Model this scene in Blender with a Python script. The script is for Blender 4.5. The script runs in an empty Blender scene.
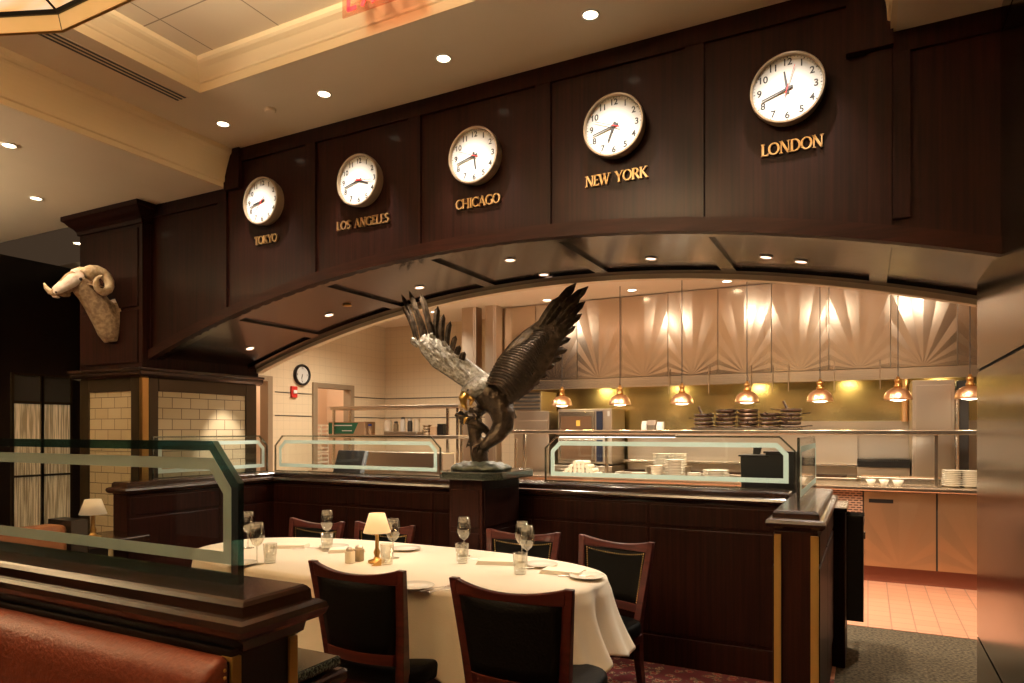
import bpy, bmesh, math, random
from mathutils import Vector, Matrix
random.seed(7)
PI = math.pi
S = bpy.context.scene
COL = S.collection
H = 1.42; F = 685.0; YAW = math.radians(27.46)
CY, SY = math.cos(YAW), math.sin(YAW)

# ------------------------------------------------------------------ survey helpers (points measured on known planes)
def ray(px):
    u = (px - 512) / F
    return (-SY + CY * u, CY + SY * u)
def onz(px, py, z):
    t = (z - H) * F / (430 - py); d = ray(px)
    return (d[0] * t, d[1] * t)
def ony(px, py, Y):
    d = ray(px); t = Y / d[1]
    return (d[0] * t, Y, H + (430 - py) * t / F)
def xat(px, Y):
    d = ray(px); return d[0] / d[1] * Y
def onx(px, py, X):
    d = ray(px); t = X / d[0]
    return (X, d[1] * t, H + (430 - py) * t / F)

# ------------------------------------------------------------------ materials
def newmat(name):
    m = bpy.data.materials.new(name); m.use_nodes = True
    nt = m.node_tree; b = nt.nodes['Principled BSDF']
    return m, nt, b
def setin(b, k, v):
    if k in b.inputs: b.inputs[k].default_value = v
def c4(c): return (c[0], c[1], c[2], 1)
def mat(name, col, rough=.5, metal=0, coat=0, spec=.5, col2=None, nscale=(8, 8, 8), bump=0, bscale=None, emit=None, estr=0, detail=4, contrast=.3, sheen=0, sub=0):
    m, nt, b = newmat(name)
    setin(b, 'Base Color', c4(col)); setin(b, 'Roughness', rough); setin(b, 'Metallic', metal)
    setin(b, 'Coat Weight', coat); setin(b, 'Coat Roughness', .12); setin(b, 'Specular IOR Level', spec)
    if sheen: setin(b, 'Sheen Weight', sheen)
    if sub: setin(b, 'Subsurface Weight', sub); setin(b, 'Subsurface Radius', (.02, .012, .006))
    if emit: setin(b, 'Emission Color', c4(emit)); setin(b, 'Emission Strength', estr)
    if col2 or bump:
        tc = nt.nodes.new('ShaderNodeTexCoord'); mp = nt.nodes.new('ShaderNodeMapping')
        mp.inputs['Scale'].default_value = nscale
        nt.links.new(tc.outputs['Object'], mp.inputs['Vector'])
        n = nt.nodes.new('ShaderNodeTexNoise'); n.inputs['Scale'].default_value = 1; n.inputs['Detail'].default_value = detail
        nt.links.new(mp.outputs[0], n.inputs['Vector'])
        if col2:
            r = nt.nodes.new('ShaderNodeValToRGB')
            r.color_ramp.elements[0].position = .5 - contrast / 2; r.color_ramp.elements[1].position = .5 + contrast / 2
            r.color_ramp.elements[0].color = c4(col); r.color_ramp.elements[1].color = c4(col2)
            nt.links.new(n.outputs[0], r.inputs[0]); nt.links.new(r.outputs[0], b.inputs['Base Color'])
        if bump:
            bp = nt.nodes.new('ShaderNodeBump'); bp.inputs['Strength'].default_value = bump; bp.inputs['Distance'].default_value = .01
            nt.links.new(n.outputs[0], bp.inputs['Height']); nt.links.new(bp.outputs[0], b.inputs['Normal'])
    return m
M = {}
M['wood'] = mat('dark_wood', (.0050, .0020, .0013), .48, coat=.05, spec=.08, col2=(.025, .0062, .0038), nscale=(70, 70, 2.0), contrast=.55)
M['woodh'] = mat('dark_wood_soffit', (.007, .0032, .0018), .26, coat=.7, col2=(.014, .006, .0033), nscale=(60, 3, 3), contrast=.5)
M['casing'] = mat('arch_casing_wood', (.012, .0042, .0026), .4, spec=.08, col2=(.030, .0085, .005), nscale=(4, 50, 50), contrast=.5)
M['cap'] = mat('dark_wood_cap', (.014, .0055, .0028), .24, coat=.4, spec=.45, col2=(.036, .013, .006), nscale=(3, 40, 40), contrast=.5)
M['blackwood'] = mat('black_wood', (.008, .004, .003), .35, coat=.3)
M['chairwood'] = mat('mahogany', (.030, .006, .0045), .32, coat=.15, spec=.25, col2=(.058, .012, .008), nscale=(6, 6, 40))
M['leather_black'] = mat('black_leather', (.003, .0025, .002), .6, spec=.06, bump=.15, nscale=(90, 90, 90))
M['leather_red'] = mat('oxblood_leather', (.155, .032, .015), .4, bump=.25, nscale=(110, 110, 110), col2=(.20, .045, .02))
M['leather_brown'] = mat('brown_leather', (.30, .12, .05), .5, bump=.2, nscale=(100, 100, 100))
M['cream'] = mat('cream_paint', (.78, .66, .47), .6, col2=(.80, .68, .49), nscale=(3, 3, 3))
M['kceil'] = mat('pale_ceiling', (.86, .79, .66), .5)
M['crown'] = mat('crown_paint', (.80, .63, .38), .45)
M['dull'] = mat('satin_metal', (.45, .38, .30), .35, 1)
M['brass'] = mat('brass', (.62, .36, .12), .28, 1, bump=.1, nscale=(40, 40, 2))
M['goldstrip'] = mat('gold_strip', (.46, .27, .07), .35, .35)
M['copper'] = mat('polished_copper', (.90, .58, .34), .34, 1, bump=.25, nscale=(24, 24, 24))
M['bronzeframe'] = mat('bronze_frame', (.055, .036, .018), .3, .6)
M['steel'] = mat('brushed_steel', (.68, .59, .47), .24, 1, bump=.03, nscale=(2, 2, 60))
M['steelr'] = mat('satin_steel', (.60, .50, .39), .36, 1, bump=.08, nscale=(60, 60, 3))
M['steel_lampglow'] = mat('lampglow_steel_splash', (.62, .50, .24), .25, 1, bump=1, nscale=(1.3, 1.3, 2.6), detail=1)  # plain steel; the amber lamps' reflection is put into its base colour
M['bronzeclad'] = mat('brushed_bronze_cladding', (.20, .15, .105), .17, 1, col2=(.13, .095, .066), bump=.03, nscale=(40, 90, .6), contrast=.6)
M['black'] = mat('black_plastic', (.008, .007, .006), .35)
M['blackmatte'] = mat('black_matte', (.006, .005, .005), .8)
M['dark'] = mat('dark_grey', (.05, .045, .04), .4)
M['white'] = mat('white_enamel', (.80, .78, .72), .4)
M['china'] = mat('cream_china', (.78, .70, .55), .22, coat=.4)
M['linen'] = mat('cream_linen', (.70, .60, .44), .8, bump=.15, nscale=(220, 220, 220), sheen=.1)
M['napkin'] = mat('folded_napkin', (.78, .68, .50), .8)
M['red'] = mat('red_plastic', (.55, .03, .02), .4)
M['green'] = mat('green_carton', (.02, .14, .07), .6)
M['card'] = mat('brown_carton', (.38, .24, .13), .8)
M['iron'] = mat('cast_iron', (.020, .010, .006), .4, .3, col2=(.11, .055, .028), contrast=.3, bump=.3, nscale=(40, 40, 40))
M['bronze'] = mat('eagle_bronze', (.026, .018, .012), .38, .65, col2=(.075, .052, .033), nscale=(30, 30, 30), bump=.9, contrast=.3)
M['bronze_pale'] = mat('pale_head_lit_wing', (.40, .38, .34), .45, .3, col2=(.17, .15, .12), nscale=(45, 45, 45), bump=1.0, contrast=.25)  # white head and tail; on the wing, spotlight brightness painted in
M['gold'] = mat('gilded', (.75, .48, .14), .3, 1)
M['rock'] = mat('mossy_bronze_rock', (.03, .035, .022), .5, .3, col2=(.10, .105, .07), nscale=(25, 25, 25), bump=1)
M['stone'] = mat('dark_granite', (.012, .014, .010), .12, coat=.5, col2=(.05, .055, .04), nscale=(180, 180, 180), contrast=.12)
M['fur'] = mat('grey_brown_hide', (.20, .13, .075), .9, col2=(.38, .27, .16), nscale=(38, 38, 38), bump=1, contrast=.3)
M['furw'] = mat('pale_hide', (.62, .50, .42), .9, col2=(.80, .74, .66), nscale=(22, 22, 22), bump=.8)
M['horn'] = mat('ribbed_horn', (.50, .36, .20), .5, col2=(.72, .60, .42), nscale=(40, 40, 40), bump=1)
M['redwood_tile'] = None
M['ink'] = mat('black_ink', (.01, .01, .01), .6)
M['redhand'] = mat('red_enamel', (.7, .02, .02), .5)
M['goldletter'] = mat('brass_letter', (.62, .42, .21), .35, .9)
M['bulb'] = mat('glowing_lens', (1, .9, .7), .5, emit=(1, .80, .52), estr=14)
M['bulb2'] = mat('glowing_heat_bulb', (1, .9, .7), .5, emit=(1, .85, .62), estr=9)
M['dimbulb'] = mat('warm_lens', (1, .6, .4), .5, emit=(1, .62, .42), estr=5)
M['tube'] = mat('lit_tube', (1, 1, 1), .5, emit=(.95, .95, 1), estr=5)
M['shade'] = mat('lamp_shade_fabric', (.80, .62, .36), .8, emit=(1, .68, .30), estr=.55)
M['shade2'] = mat('pale_lamp_shade', (.75, .62, .42), .8, emit=(1, .72, .42), estr=.18)
M['clay'] = mat('clay_skirting', (.20, .055, .025), .5)
M['pinkwall'] = mat('peach_wall', (.70, .52, .38), .7)
M['doorframe'] = mat('steel_door_frame', (.33, .25, .16), .45, .4)
M['exitred'] = mat('lit_red_letter', (1, .1, .1), .4, emit=(1, .02, .04), estr=1.2)
M['greycarpet'] = mat('grey_carpet', (.040, .031, .019), .95, spec=.1, col2=(.125, .098, .062), nscale=(55, 55, 55), bump=.6, contrast=.3, detail=6)
M['pepper'] = mat('pepper', (.25, .18, .10), .6)

def tilemat(name, c1, mortar, w, h, rough=.25, msize=.02, axis='XZ', offset=.5, c2=None, coat=0, bump=.3):
    m, nt, b = newmat(name)
    tc = nt.nodes.new('ShaderNodeTexCoord'); sp = nt.nodes.new('ShaderNodeSeparateXYZ'); cb = nt.nodes.new('ShaderNodeCombineXYZ')
    nt.links.new(tc.outputs['Object'], sp.inputs[0])
    nt.links.new(sp.outputs[axis[0]], cb.inputs['X']); nt.links.new(sp.outputs[axis[1]], cb.inputs['Y'])
    br = nt.nodes.new('ShaderNodeTexBrick'); br.inputs['Scale'].default_value = 1
    br.inputs['Brick Width'].default_value = w; br.inputs['Row Height'].default_value = h
    br.inputs['Mortar Size'].default_value = msize; br.offset = offset; br.inputs['Mortar Smooth'].default_value = .2
    br.inputs['Color1'].default_value = c4(c1); br.inputs['Color2'].default_value = c4(c2 or c1); br.inputs['Mortar'].default_value = c4(mortar)
    nt.links.new(cb.outputs[0], br.inputs['Vector']); nt.links.new(br.outputs['Color'], b.inputs['Base Color'])
    setin(b, 'Roughness', rough); setin(b, 'Coat Weight', coat)
    bp = nt.nodes.new('ShaderNodeBump'); bp.inputs['Strength'].default_value = bump; bp.inputs['Distance'].default_value = .004; bp.invert = True
    nt.links.new(br.outputs['Fac'], bp.inputs['Height']); nt.links.new(bp.outputs[0], b.inputs['Normal'])
    return m
M['subway_x'] = tilemat('subway_tile_front', (.50, .40, .25), (.15, .11, .07), .155, .079, .22, .003, 'XZ', c2=(.46, .365, .22))
M['subway_y'] = tilemat('subway_tile_side', (.50, .40, .25), (.15, .11, .07), .155, .079, .22, .003, 'YZ', c2=(.46, .365, .22))
M['ktile_y'] = tilemat('kitchen_wall_tile', (.66, .54, .36), (.52, .42, .28), .11, .11, .4, .002, 'YZ', 0)
M['ktile_x'] = tilemat('kitchen_back_tile', (.66, .54, .36), (.52, .42, .28), .11, .11, .4, .002, 'XZ', 0)
M['quarry'] = tilemat('quarry_tile', (.55, .25, .14), (.30, .15, .09), .152, .152, .5, .005, 'XY', 0, c2=(.50, .225, .125))
M['perf'] = tilemat('perforated_panel', (.05, .02, .012), (.36, .21, .13), .05, .022, .4, .006, 'XZ', .5)
M['ceiltile'] = tilemat('tray_panels', (.76, .63, .44), (.36, .27, .17), .47, .47, .7, .004, 'XY', 0, bump=.2)

def carpet():
    m, nt, b = newmat('red_patterned_carpet'); N = nt.nodes; L = nt.links
    tc = N.new('ShaderNodeTexCoord'); v = N.new('ShaderNodeTexVoronoi'); v.inputs['Scale'].default_value = 16
    n = N.new('ShaderNodeTexNoise'); n.inputs['Scale'].default_value = 26; n.inputs['Distortion'].default_value = 2.5
    L.new(tc.outputs['Object'], v.inputs['Vector']); L.new(tc.outputs['Object'], n.inputs['Vector'])
    a = N.new('ShaderNodeMath'); a.operation = 'ADD'; L.new(v.outputs['Distance'], a.inputs[0]); L.new(n.outputs[0], a.inputs[1])
    r = N.new('ShaderNodeValToRGB'); e = r.color_ramp.elements
    e[0].position = .55; e[0].color = (.22, .012, .010, 1); e[1].position = 1.0; e[1].color = (.10, .008, .008, 1)
    x = e.new(.80); x.color = (.40, .28, .15, 1); x = e.new(.74); x.color = (.20, .012, .010, 1); x = e.new(.88); x.color = (.07, .05, .03, 1)
    L.new(a.outputs[0], r.inputs[0]); L.new(r.outputs[0], b.inputs['Base Color']); setin(b, 'Roughness', .95)
    return m
M['redcarpet'] = carpet()

def sunburst(name, col, rough, n=22, dist=.02, cx=0, cz=0):
    m, nt, b = newmat(name); N = nt.nodes; L = nt.links
    setin(b, 'Base Color', c4(col)); setin(b, 'Metallic', 1); setin(b, 'Roughness', rough)
    tc = N.new('ShaderNodeTexCoord'); sp = N.new('ShaderNodeSeparateXYZ'); L.new(tc.outputs['Object'], sp.inputs[0])
    zz = N.new('ShaderNodeMath'); zz.operation = 'ADD'; zz.inputs[1].default_value = -cz; L.new(sp.outputs['Z'], zz.inputs[0])
    at = N.new('ShaderNodeMath'); at.operation = 'ARCTAN2'; L.new(zz.outputs[0], at.inputs[0]); L.new(sp.outputs['X'], at.inputs[1])
    mu = N.new('ShaderNodeMath'); mu.operation = 'MULTIPLY'; mu.inputs[1].default_value = n / PI; L.new(at.outputs[0], mu.inputs[0])
    pp = N.new('ShaderNodeMath'); pp.operation = 'PINGPONG'; pp.inputs[1].default_value = 1; L.new(mu.outputs[0], pp.inputs[0])
    ln = N.new('ShaderNodeVectorMath'); ln.operation = 'LENGTH'; L.new(tc.outputs['Object'], ln.inputs[0])
    ml = N.new('ShaderNodeMath'); ml.operation = 'MULTIPLY'; L.new(pp.outputs[0], ml.inputs[0]); L.new(ln.outputs['Value'], ml.inputs[1])
    bp = N.new('ShaderNodeBump'); bp.inputs['Strength'].default_value = 1; bp.inputs['Distance'].default_value = dist
    L.new(ml.outputs[0], bp.inputs['Height']); L.new(bp.outputs[0], b.inputs['Normal'])
    return m
M['hoodpanel'] = sunburst('sunburst_steel', (.60, .50, .39), .20, 18, .0045)
M['doorpanel'] = sunburst('sunburst_door_steel', (.50, .34, .20), .40, 12, .009)

def glassmat(name, tint, gloss=.08, rough=.02, refl=(1, 1, 1)):
    m = bpy.data.materials.new(name); m.use_nodes = True; nt = m.node_tree; N = nt.nodes; L = nt.links
    N.remove(N['Principled BSDF']); out = N['Material Output']
    t = N.new('ShaderNodeBsdfTransparent'); t.inputs[0].default_value = c4(tint)
    g = N.new('ShaderNodeBsdfGlossy'); g.inputs['Roughness'].default_value = rough; g.inputs[0].default_value = c4(refl)
    lw = N.new('ShaderNodeLayerWeight'); pw = N.new('ShaderNodeMath'); pw.operation = 'POWER'; pw.inputs[1].default_value = 4
    L.new(lw.outputs['Facing'], pw.inputs[0])
    a = N.new('ShaderNodeMath'); a.operation = 'MULTIPLY_ADD'; a.inputs[1].default_value = .7; a.inputs[2].default_value = gloss
    L.new(pw.outputs[0], a.inputs[0]); a.use_clamp = True
    mx = N.new('ShaderNodeMixShader'); L.new(a.outputs[0], mx.inputs[0]); L.new(t.outputs[0], mx.inputs[1]); L.new(g.outputs[0], mx.inputs[2])
    L.new(mx.outputs[0], out.inputs['Surface']); return m
M['glass'] = glassmat('clear_plate_glass', (.97, .985, .975), .04)
M['bevel'] = glassmat('teal_glass_edge', (.20, .36, .35), .30, .12, (.75, .95, .95))
M['bevel2'] = glassmat('pale_glass_edge', (.42, .46, .40), .30, .15)
M['ware'] = glassmat('clear_glassware', (.90, .90, .87), .13)
def frost():
    m = bpy.data.materials.new('etched_glass'); m.use_nodes = True; nt = m.node_tree; N = nt.nodes; L = nt.links
    b = N['Principled BSDF']; out = N['Material Output']; setin(b, 'Base Color', (.72, .86, .80, 1)); setin(b, 'Roughness', .6)
    tl = N.new('ShaderNodeBsdfTranslucent'); tl.inputs[0].default_value = (.78, .90, .85, 1)
    t = N.new('ShaderNodeBsdfTransparent'); m1 = N.new('ShaderNodeMixShader'); m1.inputs[0].default_value = .5
    m2 = N.new('ShaderNodeMixShader'); m2.inputs[0].default_value = .22
    L.new(b.outputs[0], m1.inputs[1]); L.new(tl.outputs[0], m1.inputs[2]); L.new(m1.outputs[0], m2.inputs[1]); L.new(t.outputs[0], m2.inputs[2])
    L.new(m2.outputs[0], out.inputs['Surface']); return m
M['frost'] = frost()
def stained():
    m, nt, b = newmat('stained_glass'); N = nt.nodes; L = nt.links
    tc = N.new('ShaderNodeTexCoord'); n = N.new('ShaderNodeTexNoise'); n.inputs['Scale'].default_value = 3.5; n.inputs['Distortion'].default_value = 1.2
    mp = N.new('ShaderNodeMapping'); mp.inputs['Scale'].default_value = (1, 2.5, 1); L.new(tc.outputs['Object'], mp.inputs[0]); L.new(mp.outputs[0], n.inputs['Vector'])
    r = N.new('ShaderNodeValToRGB'); e = r.color_ramp.elements; e[0].position = .42; e[0].color = (1, .88, .60, 1); e[1].position = .68; e[1].color = (.95, .42, .06, 1)
    L.new(n.outputs[0], r.inputs[0]); L.new(r.outputs[0], b.inputs['Base Color']); L.new(r.outputs[0], b.inputs['Emission Color'])
    setin(b, 'Emission Strength', .75); setin(b, 'Roughness', .2); return m
M['stained'] = stained()
M['stainedskirt'] = mat('amber_stained_glass', (.5, .33, .12), .2, emit=(.75, .42, .13), estr=.38, col2=(.6, .4, .2), nscale=(5, 5, 5))
def blind():
    m, nt, b = newmat('lit_reed_blind'); N = nt.nodes; L = nt.links
    tc = N.new('ShaderNodeTexCoord'); mp = N.new('ShaderNodeMapping'); mp.inputs['Scale'].default_value = (90, 90, 3); L.new(tc.outputs['Object'], mp.inputs[0])
    n = N.new('ShaderNodeTexNoise'); n.inputs['Scale'].default_value = 1; L.new(mp.outputs[0], n.inputs['Vector'])
    r = N.new('ShaderNodeValToRGB'); e = r.color_ramp.elements; e[0].position = .4; e[0].color = (.30, .20, .09, 1); e[1].position = .62; e[1].color = (.70, .52, .28, 1)
    L.new(n.outputs[0], r.inputs[0]); L.new(r.outputs[0], b.inputs['Base Color']); L.new(r.outputs[0], b.inputs['Emission Color']); setin(b, 'Emission Strength', .28); setin(b, 'Roughness', .8); return m
M['blind'] = blind()

# ------------------------------------------------------------------ mesh builder
class MB:
    def __init__(s): s.bm = bmesh.new()
    def box(s, x0, x1, y0, y1, z0, z1):
        v = [s.bm.verts.new((x, y, z)) for x in (x0, x1) for y in (y0, y1) for z in (z0, z1)]
        for f in ((0, 1, 3, 2), (4, 6, 7, 5), (0, 4, 5, 1), (2, 3, 7, 6), (0, 2, 6, 4), (1, 5, 7, 3)):
            s.bm.faces.new([v[i] for i in f])
        return s
    def prism(s, pts, axis, a, b):  # pts 2D, extruded along axis from a to b
        def mk(p, h):
            if axis == 'x': return (h, p[0], p[1])
            if axis == 'y': return (p[0], h, p[1])
            return (p[0], p[1], h)
        A = [s.bm.verts.new(mk(p, a)) for p in pts]; B = [s.bm.verts.new(mk(p, b)) for p in pts]
        n = len(pts)
        s.bm.faces.new(A[::-1]); s.bm.faces.new(B)
        for i in range(n): s.bm.faces.new((A[i], A[(i + 1) % n], B[(i + 1) % n], B[i]))
        return s
    def frame(s, outer, inner, axis, a, b):  # ring between two equal-length loops
        def mk(p, h):
            if axis == 'x': return (h, p[0], p[1])
            if axis == 'y': return (p[0], h, p[1])
            return (p[0], p[1], h)
        n = len(outer); V = [[s.bm.verts.new(mk(p, h)) for p in L] for L in (outer, inner) for h in (a, b)]
        for i in range(n):
            j = (i + 1) % n
            for q in ((V[0][i], V[0][j], V[2][j], V[2][i]), (V[1][i], V[3][i], V[3][j], V[1][j]), (V[0][i], V[1][i], V[1][j], V[0][j]), (V[2][i], V[2][j], V[3][j], V[3][i])):
                s.bm.faces.new(q)
        return s
    def lathe(s, prof, c=(0, 0, 0), seg=24, axis='z'):
        rings = []
        for r, h in prof:
            ring = []
            for k in range(seg):
                a = 2 * PI * k / seg; x, y = r * math.cos(a), r * math.sin(a)
                p = (c[0] + x, c[1] + y, c[2] + h) if axis == 'z' else ((c[0] + x, c[1] - h, c[2] + y) if axis == 'y' else (c[0] + h, c[1] + x, c[2] + y))
                ring.append(s.bm.verts.new(p))
            rings.append(ring)
        for a, b in zip(rings, rings[1:]):
            for k in range(seg): s.bm.faces.new((a[k], a[(k + 1) % seg], b[(k + 1) % seg], b[k]))
        for ring, rev in ((rings[0], 1), (rings[-1], 0)):
            if (prof[0] if rev else prof[-1])[0] > 1e-4: s.bm.faces.new(ring[::-1] if rev else ring)
        return s
    def tube(s, pts, rad, seg=8, flat=1, nrm=None, cap=True):
        pts = [Vector(p) for p in pts]; n = len(pts)
        rad = [rad] * n if isinstance(rad, (int, float)) else rad
        rings = []; ref = Vector(nrm) if nrm else None
        for i in range(n):
            d = (pts[min(i + 1, n - 1)] - pts[max(i - 1, 0)]).normalized()
            if ref is None:
                ref = Vector((0, 0, 1)) if abs(d.z) < .9 else Vector((1, 0, 0))
            a = d.cross(ref).normalized(); b = a.cross(d).normalized()
            if not nrm: ref = b
            fl = flat[i] if isinstance(flat, (list, tuple)) else flat
            rings.append([s.bm.verts.new(pts[i] + a * rad[i] * math.cos(2 * PI * k / seg) + b * rad[i] * fl * math.sin(2 * PI * k / seg)) for k in range(seg)])
        for a, b in zip(rings, rings[1:]):
            for k in range(seg): s.bm.faces.new((a[k], a[(k + 1) % seg], b[(k + 1) % seg], b[k]))
        if cap: s.bm.faces.new(rings[0][::-1]); s.bm.faces.new(rings[-1])
        return s
    def ball(s, c, r, sc=(1, 1, 1), sub=2):
        t = bmesh.ops.create_icosphere(s.bm, subdivisions=sub, radius=1)
        for v in t['verts']: v.co = Vector((c[0] + v.co.x * r * sc[0], c[1] + v.co.y * r * sc[1], c[2] + v.co.z * r * sc[2]))
        return s
    def grid(s, fn, nu, nv, closed=False):
        V = [[s.bm.verts.new(fn(i / (nu if closed else nu - 1), j / (nv - 1))) for i in range(nu)] for j in range(nv)]
        for j in range(nv - 1):
            for i in range(nu if closed else nu - 1):
                s.bm.faces.new((V[j][i], V[j][(i + 1) % nu], V[j + 1][(i + 1) % nu], V[j + 1][i]))
        return V
    def obj(s, name, m, parent=None, loc=None, rz=0, smooth=False, bevel=0, bseg=2, mods=(), solid=0):
        bmesh.ops.recalc_face_normals(s.bm, faces=s.bm.faces)
        me = bpy.data.meshes.new(name); s.bm.to_mesh(me); s.bm.free()
        o = bpy.data.objects.new(name, me); COL.objects.link(o)
        me.materials.append(M[m] if isinstance(m, str) else m)
        if smooth:
            for p in me.polygons: p.use_smooth = True
        if parent: o.parent = parent
        if loc: o.location = loc
        if rz: o.rotation_euler = (0, 0, rz)
        if solid:
            q = o.modifiers.new('solid', 'SOLIDIFY'); q.thickness = solid; q.offset = 0
        if bevel:
            q = o.modifiers.new('bevel', 'BEVEL'); q.width = bevel; q.segments = bseg; q.limit_method = 'ANGLE'; q.angle_limit = math.radians(40)
        return o
def tag(o, label=None, cat=None, group=None, kind=None):
    if label: o['label'] = label
    if cat: o['category'] = cat
    if group: o['group'] = group
    if kind: o['kind'] = kind
    return o
def thing(name, label, cat, loc=(0, 0, 0), rz=0, group=None):
    o = bpy.data.objects.new(name, None); o.empty_display_size = .05; COL.objects.link(o)
    o.location = loc; o.rotation_euler = (0, 0, rz); return tag(o, label, cat, group)
def struct(o): o['kind'] = 'structure'; return o
def dup(root, loc=None, rz=None, label=None, group=None):
    def cp(o, par):
        c = o.copy(); COL.objects.link(c)
        if par: c.parent = par
        for ch in o.children: cp(ch, c)
        return c
    r = cp(root, None)
    if loc is not None: r.location = loc
    if rz is not None: r.rotation_euler[2] = rz
    if label: r['label'] = label
    if group: r['group'] = group
    return r
def light(name, kind, loc, energy, color=(1, .72, .44), size=.05, spot=None, blend=.5, target=None, rot=None, sizey=None):
    l = bpy.data.lights.new(name, kind); l.energy = energy; l.color = color
    if kind in ('POINT', 'SPOT'): l.shadow_soft_size = size
    if kind == 'AREA':
        l.size = size
        if sizey: l.shape = 'RECTANGLE'; l.size_y = sizey
    if kind == 'SPOT': l.spot_size = math.radians(spot); l.spot_blend = blend
    o = bpy.data.objects.new(name, l); COL.objects.link(o); o.location = loc
    if target: o.rotation_euler = (Vector(target) - Vector(loc)).to_track_quat('-Z', 'Y').to_euler()
    if rot: o.rotation_euler = rot
    return o

# ------------------------------------------------------------------ the setting
Y1, Y2 = 3.15, 4.11           # arch front and back planes
XL, XR = -4.55, 1.0
ZH, ZL, ZT = 3.26, 3.02, 3.40
XS, XE = -3.77, .09           # where the high ceiling steps down left / right
def arch(X): return 2.40 - .0625 * (X + 1.8) ** 2
b = MB(); b.box(-9, -.17, -4, 4.3, -.05, 0); struct(b.obj('floor', 'redcarpet'))
b = MB(); b.box(-.17, 1.4, -4, 5.56, -.05, 0); struct(b.obj('floor_walkway', 'greycarpet'))
b = MB(); b.box(-.17, 1.4, 5.56, 9, -.05, .004); b.box(-9, -.17, 4.3, 9, -.05, .004); struct(b.obj('floor_kitchen', 'quarry'))

# high ceiling ring, tray, low ceilings
b = MB(); b.box(XS, XE, 2.536, Y1 + .05, ZH, ZH + .5); b.box(XS, -3.24, -4, 2.536, ZH, ZH + .5); struct(b.obj('ceiling', 'cream'))
b = MB(); b.box(-3.24 + 3.03, XE + 3.03, -4 - 2.148, 2.536 - 2.148, 0, .3); struct(b.obj('ceiling_tray', 'ceiltile', loc=(-3.03, 2.148, ZT)))
b = MB(); b.box(-9, XS - .02, -4, Y1 + .03, ZL, ZL + .6); struct(b.obj('ceiling_left', 'cream'))
b = MB(); b.box(XE + .01, 1.6, -4, Y1, ZL, ZL + .6); struct(b.obj('ceiling_right', 'cream'))
b = MB(); b.box(-9, 1.6, Y2 + .02, 9, ZL, ZL + .1); struct(b.obj('ceiling_kitchen', 'kceil'))
# crown mouldings
def crownprof(d):  # distance from wall (into the tray) vs z, from bottom to top
    return [(0, ZH), (.004, ZH), (.004, ZH + .045), (.012, ZH + .05), (.016, ZH + .06), (.03, ZH + .075), (.05, ZH + .095), (.075, ZH + .108), (.085, ZH + .118), (.088, ZH + .14), (0, ZH + .14)]
p = crownprof(0)
b = MB(); b.prism([(2.536 - q[0], q[1]) for q in p], 'x', -3.24, XE); struct(b.obj('trim_1', 'crown'))
b = MB(); b.prism([(-3.24 + q[0], q[1]) for q in p], 'y', -4, 2.536); struct(b.obj('trim_2', 'crown'))
# cove drop along the left step
cv = [(XS - .02, ZL), (XS, ZL), (XS, ZL + .03), (XS + .01, ZL + .035)]
for k in range(9):
    a = PI / 2 * k / 8; cv.append((XS + .012 + .05 * (1 - math.cos(a)), ZL + .04 + .16 * math.sin(a)))
cv += [(XS + .075, ZH - .03), (XS + .08, ZH), (XS - .02, ZH)]
b = MB(); b.prism(cv, 'y', -4, Y1 + .02); struct(b.obj('trim_3', 'crown', smooth=False))
b = MB(); b.prism([(2 * 0 + (XE + .01) - (q[0] - (XS - .02)) , q[1]) for q in cv], 'y', -4, Y1 + .02); struct(b.obj('trim_4', 'crown'))

# clock wall: recessed board, stiles and rails, arched lower edge
def ztop(X): return ZH if XS < X < XE else ZL
b = MB()
N = 60; xs = [XL - .03 + (XR - XL + .03) * k / N for k in range(N + 1)]
def board(b, x0, x1, y0, y1, f0, f1, n=10):
    top = [(x0 + (x1 - x0) * k / n, f1(x0 + (x1 - x0) * k / n)) for k in range(n + 1)]
    bot = [(x0 + (x1 - x0) * k / n, f0(x0 + (x1 - x0) * k / n)) for k in range(n + 1)]
    V = [[b.bm.verts.new((p[0], y, p[1])) for p in L] for L in (bot, top) for y in (y0, y1)]
    for k in range(n):
        for i, j in ((0, 1), (1, 3), (3, 2), (2, 0)): b.bm.faces.new((V[i][k], V[i][k + 1], V[j][k + 1], V[j][k]))
    for k in (0, n): b.bm.faces.new((V[0][k], V[1][k], V[3][k], V[2][k]))
board(b, XL - .03, XS, Y1 + .018, Y1 + .05, arch, lambda x: ZL, 12)
board(b, XS, XE, Y1 + .018, Y1 + .05, arch, lambda x: ZH, 40)
board(b, XE, XR, Y1 + .018, Y1 + .05, arch, lambda x: ZL, 10)
seams = [-4.575, -3.77, -2.99, -2.215, -1.42, -.66, .085]
SW = .085
for i, X in enumerate(seams):
    zt = ZL if (i == 0) else ZH
    x0, x1 = X - SW, X
    if i == 0: x0 = X - .002; x1 = X + .03
    board(b, x0, x1, Y1 + .001, Y1 + .02, lambda x: arch(x) + .03, lambda x, zt=zt: zt - .085, 1)
for x0, x1, z in ((XL, XS, ZL), (XS, XE, ZH), (XE, XR, ZL)):
    b.box(x0, x1, Y1, Y1 + .019, z - .085, z)
b.box(XE - .001, XE + .06, Y1 + .0015, Y1 + .019, 2.27, ZL - .085)
struct(b.obj('wall_arch', 'wood'))
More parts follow.
